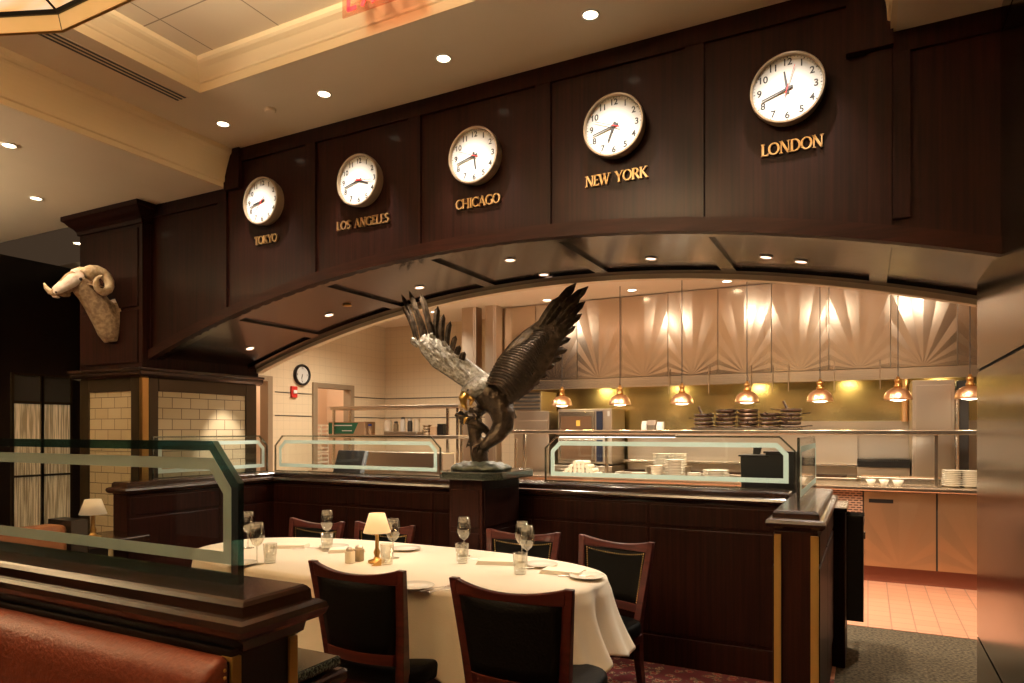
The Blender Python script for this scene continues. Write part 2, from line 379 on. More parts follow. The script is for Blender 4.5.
# shoulder of the wood where the ceiling steps
b = MB(); b.prism([(XS, ZL - .02), (XS, ZL + .03), (XS + .03, ZL + .12), (XS + .07, ZH - .02), (XS + .08, ZH), (XS + .14, ZH), (XS + .14, ZL - .02)], 'y', Y1 - .02, Y1 + .01); struct(b.obj('trim_5', 'wood'))
b = MB(); b.prism([(XE, ZL - .02), (XE, ZL + .03), (XE - .03, ZL + .12), (XE - .07, ZH - .02), (XE - .08, ZH), (XE - .17, ZH), (XE - .17, ZL - .06), (XE - .0, ZL - .06)], 'y', Y1 - .03, Y1 + .01); struct(b.obj('trim_6', 'wood'))
# arch casing
b = MB(); board(b, XL, XR, Y1 - .018, Y1 + .03, lambda x: arch(x) - .004, lambda x: arch(x) + .062, 70); struct(b.obj('trim_7', 'casing', bevel=0))
# soffit: recessed curved board + ribs + edge bands
b = MB(); board(b, XL, XR, Y1 + .03, Y2, lambda x: arch(x) + .018, lambda x: arch(x) + .05, 70)
board(b, XL, XR, Y1 + .03, Y1 + .10, lambda x: arch(x), lambda x: arch(x) + .02, 70)
board(b, XL, XR, Y2 - .09, Y2, lambda x: arch(x), lambda x: arch(x) + .02, 70)
for X in seams[1:]:
    board(b, X - .08, X, Y1 + .1, Y2 - .09, lambda x: arch(x), lambda x: arch(x) + .02, 2)
struct(b.obj('ceiling_arch', 'woodh'))
b = MB(); board(b, XL, XR, Y2, Y2 + .06, lambda x: arch(x) - .03, lambda x: ZL + .1, 70); struct(b.obj('wall_above_arch', 'cream'))

# pier at the left springing: upper wood block with cornice, lower tiled block
b = MB(); b.box(-5.29, XL, 3.09, Y2 + .02, 1.86, ZL)
b.box(-5.25, XL - .04, 3.08, 3.10, 2.30, 2.86); b.box(-5.25, XL - .04, 3.08, 3.10, 1.90, 2.275)
struct(b.obj('wall_pier_upper', 'wood', bevel=.003))
cn = [(0, 2.885), (.012, 2.885), (.016, 2.91), (.03, 2.93), (.055, 2.95), (.075, 2.975), (.09, 2.985), (.09, 3.018)]
b = MB()
V = []
for d, z in cn: V.append([b.bm.verts.new(q) for q in ((-5.29 - d, Y2, z), (-5.29 - d, 3.09 - d, z), (XL + d * .8, 3.09 - d, z), (XL + d * .8, 3.16, z))])
for r0, r1 in zip(V, V[1:]):
    for k in range(3): b.bm.faces.new((r0[k], r0[k + 1], r1[k + 1], r1[k]))
struct(b.obj('trim_8', 'wood'))
lg = [(0, 1.79), (.03, 1.80), (.045, 1.815), (.045, 1.835), (.06, 1.845), (.06, 1.86), (0, 1.862)]
b = MB(); V = []
for d, z in lg: V.append([b.bm.verts.new(q) for q in ((-5.29 - d, Y2 + .03, z), (-5.29 - d, 3.09 - d, z), (XL + d, 3.09 - d, z), (XL + d, Y2 + .03, z))])
for r0, r1 in zip(V, V[1:]):
    for k in range(3): b.bm.faces.new((r0[k], r0[k + 1], r1[k + 1], r1[k]))
struct(b.obj('trim_9', 'cap'))
b = MB(); b.box(-5.27, XL - .02, 3.11, Y2, 0, 1.8)
struct(b.obj('wall_pier_lower', 'blackwood'))
b = MB(); b.box(-5.20, -4.66, 3.10, 3.115, .35, 1.715); struct(b.obj('wall_pier_tile_front', 'subway_x'))
b = MB(); b.box(XL - .025, XL - .01, 3.20, 4.02, .35, 1.715); struct(b.obj('wall_pier_tile_side', 'subway_y'))
b = MB()
for x0, x1, z0, z1 in ((-5.29, -5.18, 0, 1.8), (-4.68, -4.585, 0, 1.8), (-5.18, -4.68, 1.70, 1.8), (-5.18, -4.68, .3, .36)): b.box(x0, x1, 3.09, 3.112, z0, z1)
for y0, y1, z0, z1 in ((3.14, 3.215, 0, 1.8), (4.0, 4.11, 0, 1.8), (3.215, 4.0, 1.70, 1.8), (3.215, 4.0, .3, .36)): b.box(XL - .02, XL, y0, y1, z0, z1)
struct(b.obj('trim_10', 'bronzeframe', bevel=.004))
b = MB(); b.box(-4.585, XL + .002, 3.088, 3.14, 0, 1.8); struct(b.obj('trim_11', 'brass', bevel=.006))

# kitchen shell
KX, KY = -6.7, 8.6
dA, dB = onx(313, 390, KX)[1], onx(352, 390, KX)[1]
e0, e1 = onx(240, 380, KX)[1], onx(270, 380, KX)[1]
b = MB()
for y0, y1, z0, z1 in ((Y2 + .05, e0, 0, ZL), (e0, e1, 2.05, ZL), (e1, dA, 0, ZL), (dA, dB, 2.02, ZL), (dB, KY, 0, ZL)): b.box(KX - .1, KX, y0, y1, z0, z1)
struct(b.obj('wall_left', 'ktile_y'))
b = MB(); b.box(KX - .1, 1.6, KY, KY + .1, 0, ZL); struct(b.obj('wall_back', 'ktile_x'))
b = MB(); b.box(1.4, 1.5, Y1, KY, 0, ZL); struct(b.obj('wall_right', 'steelr'))
b = MB(); b.box(-9, XL - .7, Y2, Y2 + .04, 0, ZL); struct(b.obj('wall_behind_pier', 'wood'))
b = MB()
for z in (1.90, 1.60):
    b.box(KX, KX + .006, e1 + .08, dA - .03, z, z + .012); b.box(KX, KX + .006, dB + .03, KY, z, z + .012); b.box(KX, -3.95, KY - .006, KY, z, z + .012)
struct(b.obj('trim_12', 'dark'))
def doorframe(y0, y1, zt, name, n):
    b = MB(); b.box(KX - .11, KX + .03, y0 - .02, y0 + .06, 0, zt + .05); b.box(KX - .11, KX + .03, y1 - .06, y1 + .02, 0, zt + .05); b.box(KX - .11, KX + .03, y0 + .06, y1 - .06, zt - .02, zt + .05)
    struct(b.obj(name, 'doorframe', bevel=.004))
doorframe(dA, dB, 2.02, 'door_1', 1); doorframe(e0, e1, 2.05, 'door_2', 2)
b = MB(); b.box(KX - 1.4, KX - 1.3, 5.2, KY + .2, 0, 2.7); b.box(KX - 1.4, KX - .1, KY + .1, KY + .2, 0, 2.7); b.box(KX - 1.4, KX - .1, 5.2, 5.3, 0, 2.7); b.box(KX - 1.4, KX - .1, 5.2, KY + .2, 2.7, 2.75); struct(b.obj('wall_back_room', 'pinkwall'))
light('back_room_lamp', 'POINT', (KX - .7, dB - .1, 2.4), 20, (1, .82, .6), .15); light('service_door_lamp', 'POINT', (KX - .6, e1 - .1, 2.4), 22, (1, .9, .72), .15)

# dark dining wall and lit windows, far left
WX = -7.0
b = MB(); b.box(WX - .1, WX, -3, Y2, 0, ZL); struct(b.obj('wall_dining_left', 'blackwood'))
wy = [onx(p, 430, WX)[1] for p in (12.5, 39.5, 42.5, 69)]
for k, (y0, y1) in enumerate(((wy[0], wy[1]), (wy[2], wy[3]))):
    b = MB()
    for a, c, z0, z1 in ((y0 - .02, y0, .45, 1.95), (y1, y1 + .02, .45, 1.95), (y0, y1, 1.93, 1.95), (y0, y1, .45, .47), (y0, y1, 1.665, 1.69), (y0, y1, .98, 1.0)): b.box(WX, WX + .03, a, c, z0, z1)
    w = struct(b.obj('window_%d' % (k + 1), 'bronzeframe'))
    b = MB(); b.box(WX + .002, WX + .014, y0, y1, .47, 1.665); b.obj('reed_blind', 'blind', w)
    b = MB(); b.box(WX + .002, WX + .014, y0, y1, 1.69, 1.93); b.obj('upper_pane', 'dark', w)

# bronze clad column, right foreground
b = MB(); b.box(.447, .95, -1.0, 3.8, 0, .465); b.box(.447, .95, -1.0, 3.8, .478, 1.684); b.box(.447, .95, -1.0, 3.8, 1.697, 2.912); b.box(.447, .95, -1.0, 3.8, 2.925, 3.6); struct(b.obj('wall_metal_column', 'bronzeclad'))
b = MB(); b.box(.455, .94, -.99, 3.79, 0, 3.6); struct(b.obj('wall_column_core', 'blackmatte'))

# ------------------------------------------------------------------ partitions (low walls with caps and etched glass)
CAP = [(-.0, 0), (0, 0)]
def cap_loop(b, x0, x1, y0, y1, zt=1.07, open_side=None):
    prof = [(-.02, zt - .115), (-.005, zt - .105), (.0, zt - .08), (.018, zt - .078), (.03, zt - .068), (.034, zt - .055), (.03, zt - .042), (.018, zt - .036), (.008, zt - .034), (.006, zt - .012), (0, zt - .004), (-.006, zt)]
    V = []
    for d, z in prof: V.append([b.bm.verts.new(q) for q in ((x0 - d, y0 - d, z), (x1 + d, y0 - d, z), (x1 + d, y1 + d, z), (x0 - d, y1 + d, z))])
    for r0, r1 in zip(V, V[1:]):
        for k in range(4): b.bm.faces.new((r0[k], r0[(k + 1) % 4], r1[(k + 1) % 4], r1[k]))
    b.bm.faces.new(V[-1]); b.bm.faces.new(V[0][::-1])
def glass_pane(axis, a0, a1, off, z0, z1, label, ch0=True, ch1=True, edge=.010, band=(.040, .068), th=.012, em='bevel2', cut=.085, gname='glass_screen', group=None, cutz=None):
    # a: along-axis extent; off: position of the pane across
    cz = cutz or cut
    def loop(i):
        L = [(a0 + i, z0 + i)]
        L.append((a1 - i, z0 + i))
        if ch1: L += [(a1 - i, z1 - cz - i * .4), (a1 - cut - i * .4, z1 - i)]
        else: L += [(a1 - i, z1 - i)]
        if ch0: L += [(a0 + cut + i * .4, z1 - i), (a0 + i, z1 - cz - i * .4)]
        else: L += [(a0 + i, z1 - i)]
        return L
    ax = 'y' if axis == 'x' else 'x'
    t = thing(gname, label, 'glass screen', (0, 0, 0), group=group)
    cx = (a0 + a1) / 2; o = Vector((cx, off, z0)) if axis == 'x' else Vector((off, cx, z0)); t.location = o
    def sh(L): return [(p[0] - cx, p[1] - z0) for p in L]
    b = MB(); b.prism(sh(loop(edge)), ax, -th / 2, th / 2); b.obj('pane', 'glass', t)
    b = MB(); b.frame(sh(loop(0)), sh(loop(edge)), ax, -th / 2, th / 2); b.obj('polished_edge', em, t)
    b = MB(); b.frame(sh(loop(band[0])), sh(loop(band[1])), ax, th / 2 + .0005, th / 2 + .0015)
    b.obj('etched_band', 'frost', t)
    return t
# main partition (two runs either side of the pedestal), left wing, right wing
def partition(label, x0, x1, y0, y1, strips=()):
    t = thing('low_partition', label, 'partition', ((x0 + x1) / 2, (y0 + y1) / 2, 0))
    X0, X1, Ya, Yb = x0 - t.location.x, x1 - t.location.x, y0 - t.location.y, y1 - t.location.y
    b = MB(); b.box(X0, X1, Ya, Yb, 0, .98)
    long_x = (x1 - x0) > (y1 - y0)
    if long_x:
        n = max(1, round((x1 - x0) / .75))
        for i in range(n):
            a = X0 + (X1 - X0) * i / n + .008; c = X0 + (X1 - X0) * (i + 1) / n - .008
            b.box(a, c, Ya - .008, Ya, .19, .825); b.box(a, c, Ya - .008, Ya, .845, .965)
        b.box(X0, X1, Ya - .02, Ya, 0, .17)
    else:
        n = max(1, round((y1 - y0) / .75))
        for sx in (X0 - .008, X1):
            for i in range(n):
                a = Ya + (Yb - Ya) * i / n + .008; c = Ya + (Yb - Ya) * (i + 1) / n - .008
                b.box(sx, sx + .008, a, c, .19, .825); b.box(sx, sx + .008, a, c, .845, .965)
    b.obj('panelled_body', 'wood', t, bevel=.003)
    b = MB(); cap_loop(b, X0, X1, Ya, Yb); b.obj('moulded_cap', 'cap', t)
    return t, X0, X1, Ya, Yb
PX0, PX1 = -2.28, -2.047      # pedestal
p2, *_ = partition('long dark panelled low wall passing behind the eagle pedestal', -4.36, -.40, 4.12, 4.32)
p3, *_ = partition('dark low wall running back beside the tiled pier', -4.535, -4.385, 2.87, 4.32)
p4, a0, a1, b0, b1 = partition('short dark wall end with two gold strips by the walkway', -.365, -.19, 3.2, 4.5)
b = MB(); b.box(a0 + .0, a0 + .028, b0 - .012, b0, 0, .965); b.box(a1 - .028, a1 + .004, b0 - .012, b0, 0, .965); b.obj('gold_strip', 'goldstrip', p4)
glass_pane('x', xat(275, 4.22), xat(441, 4.22), 4.22, 1.072, 1.375, 'etched glass screen with cut corners left of the bronze eagle', group='etched glass screens')
glass_pane('x', xat(545, 4.22), xat(796, 4.22), 4.22, 1.072, 1.385, 'long etched glass screen in front of the plate stacks', group='etched glass screens')
glass_pane('y', 3.1, 4.14, -4.455, 1.072, 1.375, 'etched glass screen beside the lit tiled pier', ch0=False, group='etched glass screens')
glass_pane('y', 3.36, 4.46, -.28, 1.072, 1.385, 'etched glass screen end-on over the two gold strips', ch0=False, group='etched glass screens')
# lower service ledge and black bin beyond the right wing
t = thing('service_cabinet', 'narrow dark cabinet with flat top behind the right wall end', 'cabinet', (-.24, 4.53, 0))
b = MB(); b.box(-.12, .12, 0, .45, 0, .93); b.obj('body', 'wood', t, bevel=.004)
b = MB(); b.box(-.12, .13, -.005, .46, .93, .955); b.obj('top', 'cap', t, bevel=.005)
t = thing('waste_chute', 'tall black bin hanging off the dark cabinet by the walkway', 'bin', (-.069, 5.0, .22))
b = MB(); b.prism([(-.2, 0), (.2, 0), (.2, .56), (-.16, .68), (-.2, .66)], 'x', -.05, .045); b.obj('body', 'black', t, bevel=.004)
b = MB(); b.prism([(-.21, .665), (-.2, .685), (.21, .575), (.2, .56)], 'x', -.055, .05); b.obj('lid', 'black', t)
b = MB(); b.box(.045, .055, -.19, -.15, .52, .56); b.obj('latch', 'steel', t)

# pedestal
t = thing('display_pedestal', 'square dark wood pedestal with stone top carrying the bronze eagle', 'pedestal', ((PX0 + PX1) / 2, 3.80, 0))
b = MB(); b.box(-.117, .117, -.25, .24, 0, 1.118)
for z0, z1 in ((.10, .80), (.83, 1.06)): b.box(-.10, .10, -.258, -.25, z0, z1); b.box(.117, .125, -.23, .22, z0, z1)
b.obj('post', 'wood', t, bevel=.004)
b = MB(); b.prism([(-.22, -.20), (-.13, -.31), (.15, -.31), (.24, -.22), (.24, .20), (.15, .29), (-.13, .29), (-.22, .18)], 'z', 1.12, 1.168); b.obj('stone_top', 'stone', t, bevel=.008)

# ------------------------------------------------------------------ booth, left foreground
t = thing('booth_partition', 'dark wood booth wall with heavy moulded cap in left foreground', 'booth wall', (-1.6, 1.08, 0))
ox, oy = 1.6, -1.08
b = MB(); b.box(-3.0 + ox, -1.155 + ox, .978 + oy, 1.15 + oy, 0, .97); b.obj('body', 'blackwood', t, bevel=.003)
b = MB(); cap_loop(b, -3.0 + ox, -1.135 + ox, .99 + oy, 1.17 + oy); o = b.obj('moulded_cap', 'cap', t)
b = MB(); b.box(-1.185 + ox, -1.149 + ox, .974 + oy, 1.0 + oy, 0, .955); b.obj('gold_strip', 'goldstrip', t, bevel=.003)
b = MB(); b.box(-1.185 + ox, -1.149 + ox, 1.132 + oy, 1.158 + oy, 0, .955); b.obj('gold_strip', 'goldstrip', t, bevel=.003)
glass_pane('x', -3.0, -1.25, 1.085, 1.072, 1.395, 'large thick etched glass screen on the booth wall in left foreground', ch0=False, edge=.022, em='bevel', band=(.04, .068), th=.016, cut=.085, cutz=.095)
t = thing('booth_bench', 'oxblood leather booth backrest in bottom left corner', 'booth seat', (-2.1, .95, 0))
b = MB()
prof = [(.026, .962), (-.0, .960), (-.03, .950), (-.05, .93), (-.058, .89), (-.06, .8), (-.055, .6), (-.045, .5), (.026, .5)]
b.prism(prof, 'x', -.9, .95); b.obj('backrest', 'leather_red', t, bevel=.018, bseg=4, smooth=True)
b = MB(); b.box(-.9, .9, -.55, -.03, .36, .48); b.obj('seat', 'leather_red', t, bevel=.04, bseg=4, smooth=True)
b = MB(); b.box(-.9, .9, -.5, .02, .0, .36); b.obj('plinth', 'blackwood', t)
b = MB(); b.box(.88, .948, -.0, .022, .0, .95); b.obj('end_panel', 'leather_black', t, bevel=.004)
b = MB()
for k in range(26): b.ball((.949, .008, .935 - k * .015), .0048, sub=1)
b.obj('nailhead_row', 'gold', t, smooth=True)
t = thing('granite_ledge', 'polished dark granite side ledge beside the booth wall end', 'ledge', (-1.6, 1.32, 0))
b = MB(); b.box(-.4, .28, -.14, .10, 0, .73); b.obj('body', 'blackwood', t)
b = MB(); b.box(-.4, .315, -.14, .14, .77, .80); b.obj('granite_top', 'stone', t, bevel=.01, bseg=3)
b = MB(); b.box(-.4, .33, -.14, .155, .725, .765); b.obj('moulding', 'cap', t, bevel=.015, bseg=3)

# ------------------------------------------------------------------ wall clocks with lettering
def arcpts(cx, cy, rx, ry, a0, a1, n=12):
    return [(cx + rx * math.cos(math.radians(a0 + (a1 - a0) * k / n)), cy + ry * math.sin(math.radians(a0 + (a1 - a0) * k / n))) for k in range(n + 1)]
def ribbon(b, pts, wfun, y0, y1):
    n = len(pts); L = []; R = []
    for i in range(n):
        p0 = Vector(pts[max(i - 1, 0)]); p1 = Vector(pts[min(i + 1, n - 1)]); d = (p1 - p0).normalized(); nn = Vector((-d.y, d.x))
        w = wfun(d) if callable(wfun) else wfun
        L.append(Vector(pts[i]) + nn * w / 2); R.append(Vector(pts[i]) - nn * w / 2)
    for i in range(n - 1):
        b.prism([tuple(L[i]), tuple(L[i + 1]), tuple(R[i + 1]), tuple(R[i])], 'y', y0, y1)
TH, TN = .17, .085
def arcw(d): return TN + (TH - TN) * abs(d.y) ** 1.5
G = {  # unit height; strokes: ('l', x0,y0,x1,y1,w) ('a', pts) ('s', x, y) serif
 'L': (.62, [('l', .14, 0, .14, 1, TH), ('l', .1, .04, .55, .04, TN), ('l', .54, 0, .56, .2, .05)], [(.14, 0), (.14, 1)]),
 'O': (.92, [('a', arcpts(.44, .5, .37, .46, 0, 360, 20))], []),
 'N': (.88, [('l', .14, 0, .14, 1, TN), ('l', .14, 1, .72, 0, TH), ('l', .72, 0, .72, 1, TN)], [(.14, 0), (.12, 1), (.72, 1)]),
 'D': (.86, [('l', .14, 0, .14, 1, TH), ('a', [(.12, .96)] + arcpts(.34, .5, .40, .46, 90, -90, 12) + [(.12, .04)])], [(.14, 0), (.14, 1)]),
 'E': (.62, [('l', .14, 0, .14, 1, TH), ('l', .1, .04, .52, .04, TN), ('l', .1, .52, .44, .52, TN), ('l', .1, .96, .50, .96, TN), ('l', .52, 0, .53, .18, .05), ('l', .5, .82, .51, 1, .05)], [(.14, 0), (.14, 1)]),
 'W': (1.15, [('l', .08, 1, .32, 0, TH), ('l', .32, 0, .56, .9, TN), ('l', .5, 1, .76, 0, TH), ('l', .76, 0, 1.0, 1, TN)], [(.08, 1), (.52, 1), (1.0, 1)]),
 'Y': (.82, [('l', .08, 1, .4, .46, TH), ('l', .4, .46, .72, 1, TN), ('l', .4, 0, .4, .5, TH)], [(.08, 1), (.72, 1), (.4, 0)]),
 'R': (.80, [('l', .14, 0, .14, 1, TH), ('a', [(.12, .96)] + arcpts(.34, .73, .22, .23, 90, -90, 8) + [(.12, .5)]), ('l', .34, .5, .72, 0, TH)], [(.14, 0), (.14, 1), (.72, 0)]),
 'K': (.82, [('l', .14, 0, .14, 1, TH), ('l', .16, .45, .62, 1, TN), ('l', .28, .58, .70, 0, TH)], [(.14, 0), (.14, 1), (.62, 1), (.70, 0)]),
 'C': (.82, [('a', arcpts(.46, .5, .38, .46, 42, 318, 16)), ('l', .74, .74, .75, .98, .05), ('l', .74, .02, .75, .26, .05)], []),
 'H': (.92, [('l', .16, 0, .16, 1, TH), ('l', .74, 0, .74, 1, TH), ('l', .16, .5, .74, .5, TN)], [(.16, 0), (.16, 1), (.74, 0), (.74, 1)]),
 'I': (.36, [('l', .17, 0, .17, 1, TH)], [(.17, 0), (.17, 1)]),
 'A': (.86, [('l', .1, 0, .42, 1, TN), ('l', .40, 1, .74, 0, TH), ('l', .2, .34, .62, .34, TN)], [(.1, 0), (.74, 0)]),
 'G': (.88, [('a', arcpts(.46, .5, .38, .46, 45, 340, 16)), ('l', .76, .04, .76, .44, TH), ('l', .73, .76, .74, .98, .05)], [(.76, .44)]),
 'S': (.60, [('a', arcpts(.29, .74, .20, .22, 30, 270, 10)[:-1] + arcpts(.29, .27, .21, .23, 90, -150, 10)), ('l', .47, .8, .48, .98, .05), ('l', .08, .04, .09, .22, .05)], []),
 'T': (.76, [('l', .37, 0, .37, 1, TH), ('l', .06, .96, .68, .96, TN), ('l', .06, .78, .07, 1, .05), ('l', .68, .78, .67, 1, .05)], [(.37, 0)]),
 'X': (.8, [('l', .1, 1, .66, 0, TH), ('l', .66, 1, .1, 0, TN)], []),
}
def lettering(word, cx, zc, width, city, group):
    h = .052; adv = sum(G[c][0] if c != ' ' else .55 for c in word); tr = (width / h - adv) / (len(word) - 1) if True else 0
    t = thing('city_lettering', 'raised brass letters reading %s under its wall clock' % word, 'lettering', (cx, Y1 + .018, zc - h / 2), group=group)
    x = -width / 2
    for c in word:
        if c == ' ': x += (.55 + tr) * h; continue
        w, st, sf = G[c]; b = MB()
        for s in st:
            if s[0] == 'l': ribbon(b, [(x + s[1] * h, s[2] * h), (x + s[3] * h, s[4] * h)], s[5] * h, -.016, -.004)
            else: ribbon(b, [(x + q[0] * h, q[1] * h) for q in s[1]], lambda d: arcw(d) * h, -.0162, -.004)
        for sx, sy in sf:
            yy = sy * h + (.02 * h if sy < .5 else -.02 * h)
            b.box(x + (sx - .14) * h, x + (sx + .14) * h, -.0158, -.0042, yy - .022 * h, yy + .022 * h)
        b.obj('letter', 'goldletter', t); x += (w + tr) * h
    return t
def text_mesh(body, size, name, m, parent, loc, rot, extrude=.0004):
    cu = bpy.data.curves.new(name, 'FONT'); cu.body = body; cu.size = size; cu.align_x = 'CENTER'; cu.align_y = 'CENTER'; cu.extrude = extrude; cu.offset = size * .022
    o = bpy.data.objects.new(name, cu); COL.objects.link(o)
    dg = bpy.context.evaluated_depsgraph_get(); me = bpy.data.meshes.new_from_object(o.evaluated_get(dg))
    bpy.data.objects.remove(o); q = bpy.data.objects.new(name, me); COL.objects.link(q); me.materials.clear(); me.materials.append(M[m])
    q.parent = parent; q.location = loc; q.rotation_euler = rot; return q
DIALM = mat('clock_dial_white', (.60, .59, .54), .6)
def hand(ang, L, back, w, name, m, par, y, R=1):
    b = MB(); a = math.radians(ang); d = Vector((math.sin(a), math.cos(a))); n = Vector((-d.y, d.x))
    p = [(-d * back + n * w * .6), (-d * back - n * w * .6), (d * L - n * w * .3), (d * L + n * w * .3)]
    b.prism([tuple(q) for q in p], 'y', y - .0006, y + .0006); b.lathe([(w * .9, -.0008), (w * .9, .0008)], (0, y, 0), 10, 'y'); return b.obj(name, m, par)
def wall_clock(cx, zc, word, hr, mn, sec, R=.15, dep=.07):
    t = thing('wall_clock', 'round white wall clock above the %s lettering' % word, 'clock', (cx, Y1 + .018, zc), group='world time clocks')
    b = MB(); b.lathe([(R * .93, 0), (R * .93, .03), (R * .99, .032), (R, .04), (R, dep - .006), (R * .985, dep), (R * .94, dep + .001), (R * .925, dep - .004), (R * .92, dep - .022), (0, dep - .023)], (0, 0, 0), 48, 'y')
    b.obj('case', 'bezel', t, smooth=False)
    b = MB(); b.lathe([(R * .925, 0), (R * .925, .002)], (0, -(dep - .022), 0), 48, 'y'); dial = b.obj('dial', DIALM, t)
    yf = -(dep - .0198)
    for k in range(1, 13):
        a = math.radians(30 * k); text_mesh(str(k), R * .27, 'numeral', 'ink', dial, (R * .75 * math.sin(a), yf, R * .75 * math.cos(a)), (PI / 2, 0, 0))
    b = MB()
    for k in range(60):
        a = math.radians(6 * k); L = .03 if k % 5 else .05; w = .006 if k % 5 else .012
        d = Vector((math.sin(a), math.cos(a))); n = Vector((-d.y, d.x)); r0, r1 = R * (.91 - L), R * .91
        b.prism([tuple(d * r0 + n * w * R), tuple(d * r0 - n * w * R), tuple(d * r1 - n * w * R), tuple(d * r1 + n * w * R)], 'y', yf - .0004, yf)
    b.obj('minute_track', 'ink', dial)
    hand((hr + mn / 60) * 30, R * .5, R * .13, R * .075, 'hour_hand', 'ink', t, yf - .003)
    hand(mn * 6, R * .72, R * .16, R * .055, 'minute_hand', 'ink', t, yf - .005)
    hand(sec * 6, R * .66, R * .22, R * .02, 'second_hand', 'redhand', t, yf - .007)
    return t
M['bezel'] = mat('beige_clock_case', (.34, .26, .17), .35, .3)
ZC = 2.868
for cx, lx, w, word, hr, mn, sec in ((-3.395, -3.41, .205, 'TOKYO', 8, 42.5, 37), (-2.615, -2.627, .39, 'LOS ANGELES', 3, 42.5, 16), (-1.838, -1.845, .275, 'CHICAGO', 5, 42.5, 48.5), (-1.066, -1.075, .316, 'NEW YORK', 6, 42.5, 48.5), (-.296, -.289, .25, 'LONDON', 11, 42, 3)):
    wall_clock(cx - .008, ZC, word, hr, mn, sec); lettering(word, lx, 2.638, w, word, 'city names under the clocks')
# round black clock on the kitchen wall
cy_, cz_ = onx(301, 375, KX)[1:]
t = thing('kitchen_clock', 'small round black rimmed clock on the kitchen side wall', 'clock', (KX, cy_, cz_), PI / 2)
b = MB(); b.lathe([(.14, 0), (.145, .03), (.135, .045), (.115, .04), (.112, .02), (0, .02)], (0, 0, 0), 32, 'y'); b.obj('rim', 'black', t)
b = MB(); b.lathe([(.112, .021), (.112, .023)], (0, 0, 0), 32, 'y'); b.obj('dial', DIALM, t)
hand(200, .06, .01, .007, 'hour_hand', 'ink', t, -.026); hand(190, .085, .01, .005, 'minute_hand', 'ink', t, -.028)
for k in (12, 3, 6, 9):
    a = math.radians(30 * k); text_mesh(str(k), .03, 'numeral', 'ink', t, (.088 * math.sin(a), -.025, .088 * math.cos(a)), (PI / 2, 0, 0))
# red fire alarm
ay, az = onx(293, 392, KX)[1:]
t = thing('fire_alarm', 'small red wall alarm with white strobe below the kitchen clock', 'alarm', (KX, ay, az), PI / 2)
b = MB(); b.box(-.05, .05, -.035, 0, -.075, .075); b.obj('housing', 'red', t, bevel=.008)
b = MB(); b.box(-.03, .03, -.05, -.035, -.02, .025); b.obj('strobe', 'white', t, bevel=.006)

# ------------------------------------------------------------------ recessed lights
def make_downlight(name, r, lens):
    t = thing(name, 'x', 'light')
    b = MB(); b.lathe([(r * .78, .004), (r * .80, -.004), (r, -.006), (r * 1.02, -.001), (r * 1.02, .004)], (0, 0, 0), 28); b.obj('trim_ring', 'white', t, smooth=True)
    b = MB(); b.lathe([(r * .79, -.002), (r * .55, .0), (0, .001)], (0, 0, 0), 28); b.obj('lens', lens, t)
    return t
first = {}
def downlight(x, y, z, label, group, r=.04, lens='bulb', tilt=0):
    k = (r, lens)
    if k not in first:
        t = make_downlight('recessed_downlight', r, lens); first[k] = t
    else: t = dup(first[k])
    t.location = (x, y, z - .001); t.rotation_euler = (0, tilt, 0); tag(t, label, 'light', group); return t
towns = ['Tokyo', 'Los Angeles', 'Chicago', 'New York']
for i, (x, lab) in enumerate(zip((-3.436, -2.64, -1.863, -1.09), towns)):
    downlight(x, 2.85, ZH, 'round recessed ceiling light in front of the %s clock' % lab, 'ceiling lights along the clock wall')
for x in (-3.436, -2.64, -1.863, -1.09, -.31):
    light('clock_spot', 'SPOT', (x, 2.85, ZH - .02), 80, (1, .88, .77), .014, 66, 1.0, (x, 3.13, 2.15))
lowl = [onz(9, 145, ZL), onz(36, 198, ZL), onz(78, 243, ZL)]
for (x, y), lab in zip(lowl, ('nearest ceiling light at the far left edge', 'middle ceiling light on the low left ceiling', 'farthest small ceiling light above the ram head')):
    downlight(x, y, ZL, lab, 'low ceiling lights'); light('low_spot', 'SPOT', (x, y, ZL - .03), 26, (1, .66, .36), .03, 100, .8, (x, y, 0))
# soffit lights
def on_soffit(px, py):
    d = ray(px); best = None
    for k in range(400):
        Y = Y1 + .12 + (Y2 - Y1 - .2) * k / 399; t = Y / d[1]; X = d[0] * t; z = H + (430 - py) * t / F
        e = abs(z - arch(X) - .018)
        if best is None or e < best[0]: best = (e, X, Y)
    return best[1], best[2]
for n, (px, py, lab) in enumerate(((250, 348, 'arch soffit light nearest the tiled pier'), (329, 314.5, 'arch soffit light second from the tiled pier'), (419.5, 287, 'arch soffit light above the left wing tip of the eagle'), (510, 259.5, 'arch soffit light left of centre, between the wing tips'), (544, 274, 'arch soffit light nearest the right wing tip of the eagle'), (651, 258, 'arch soffit light right of the eagle, middle panel'), (766, 256.5, 'arch soffit light left one of the close right pair'), (801, 261, 'arch soffit light right one of the close right pair'))):
    X, Y = on_soffit(px, py); sl = math.atan(.125 * (X + 1.8))
    downlight(X, Y, arch(X) + .017, lab, 'small lights in the arch soffit', .034, 'dimbulb', sl)
    light('soffit_spot', 'SPOT', (X, Y, arch(X) - .02), (70, 16, 20, 20, 20, 14, 6, 6)[n], (1, .80, .60) if n else (1, .90, .78), .02, 85 if n else 42, .6, (X, Y - .25, 0) if n else (XL, Y + .05, 1.0))
X, Y = on_soffit(347, 304.7); b = MB(); b.lathe([(.03, .0), (.032, -.008), (.01, -.012), (0, -.012)], (0, 0, 0), 20); o = b.obj('soffit_sensor', 'brass', loc=(X, Y, arch(X) + .017), smooth=True); tag(o, 'small unlit brass disc in the arch soffit', 'sensor')
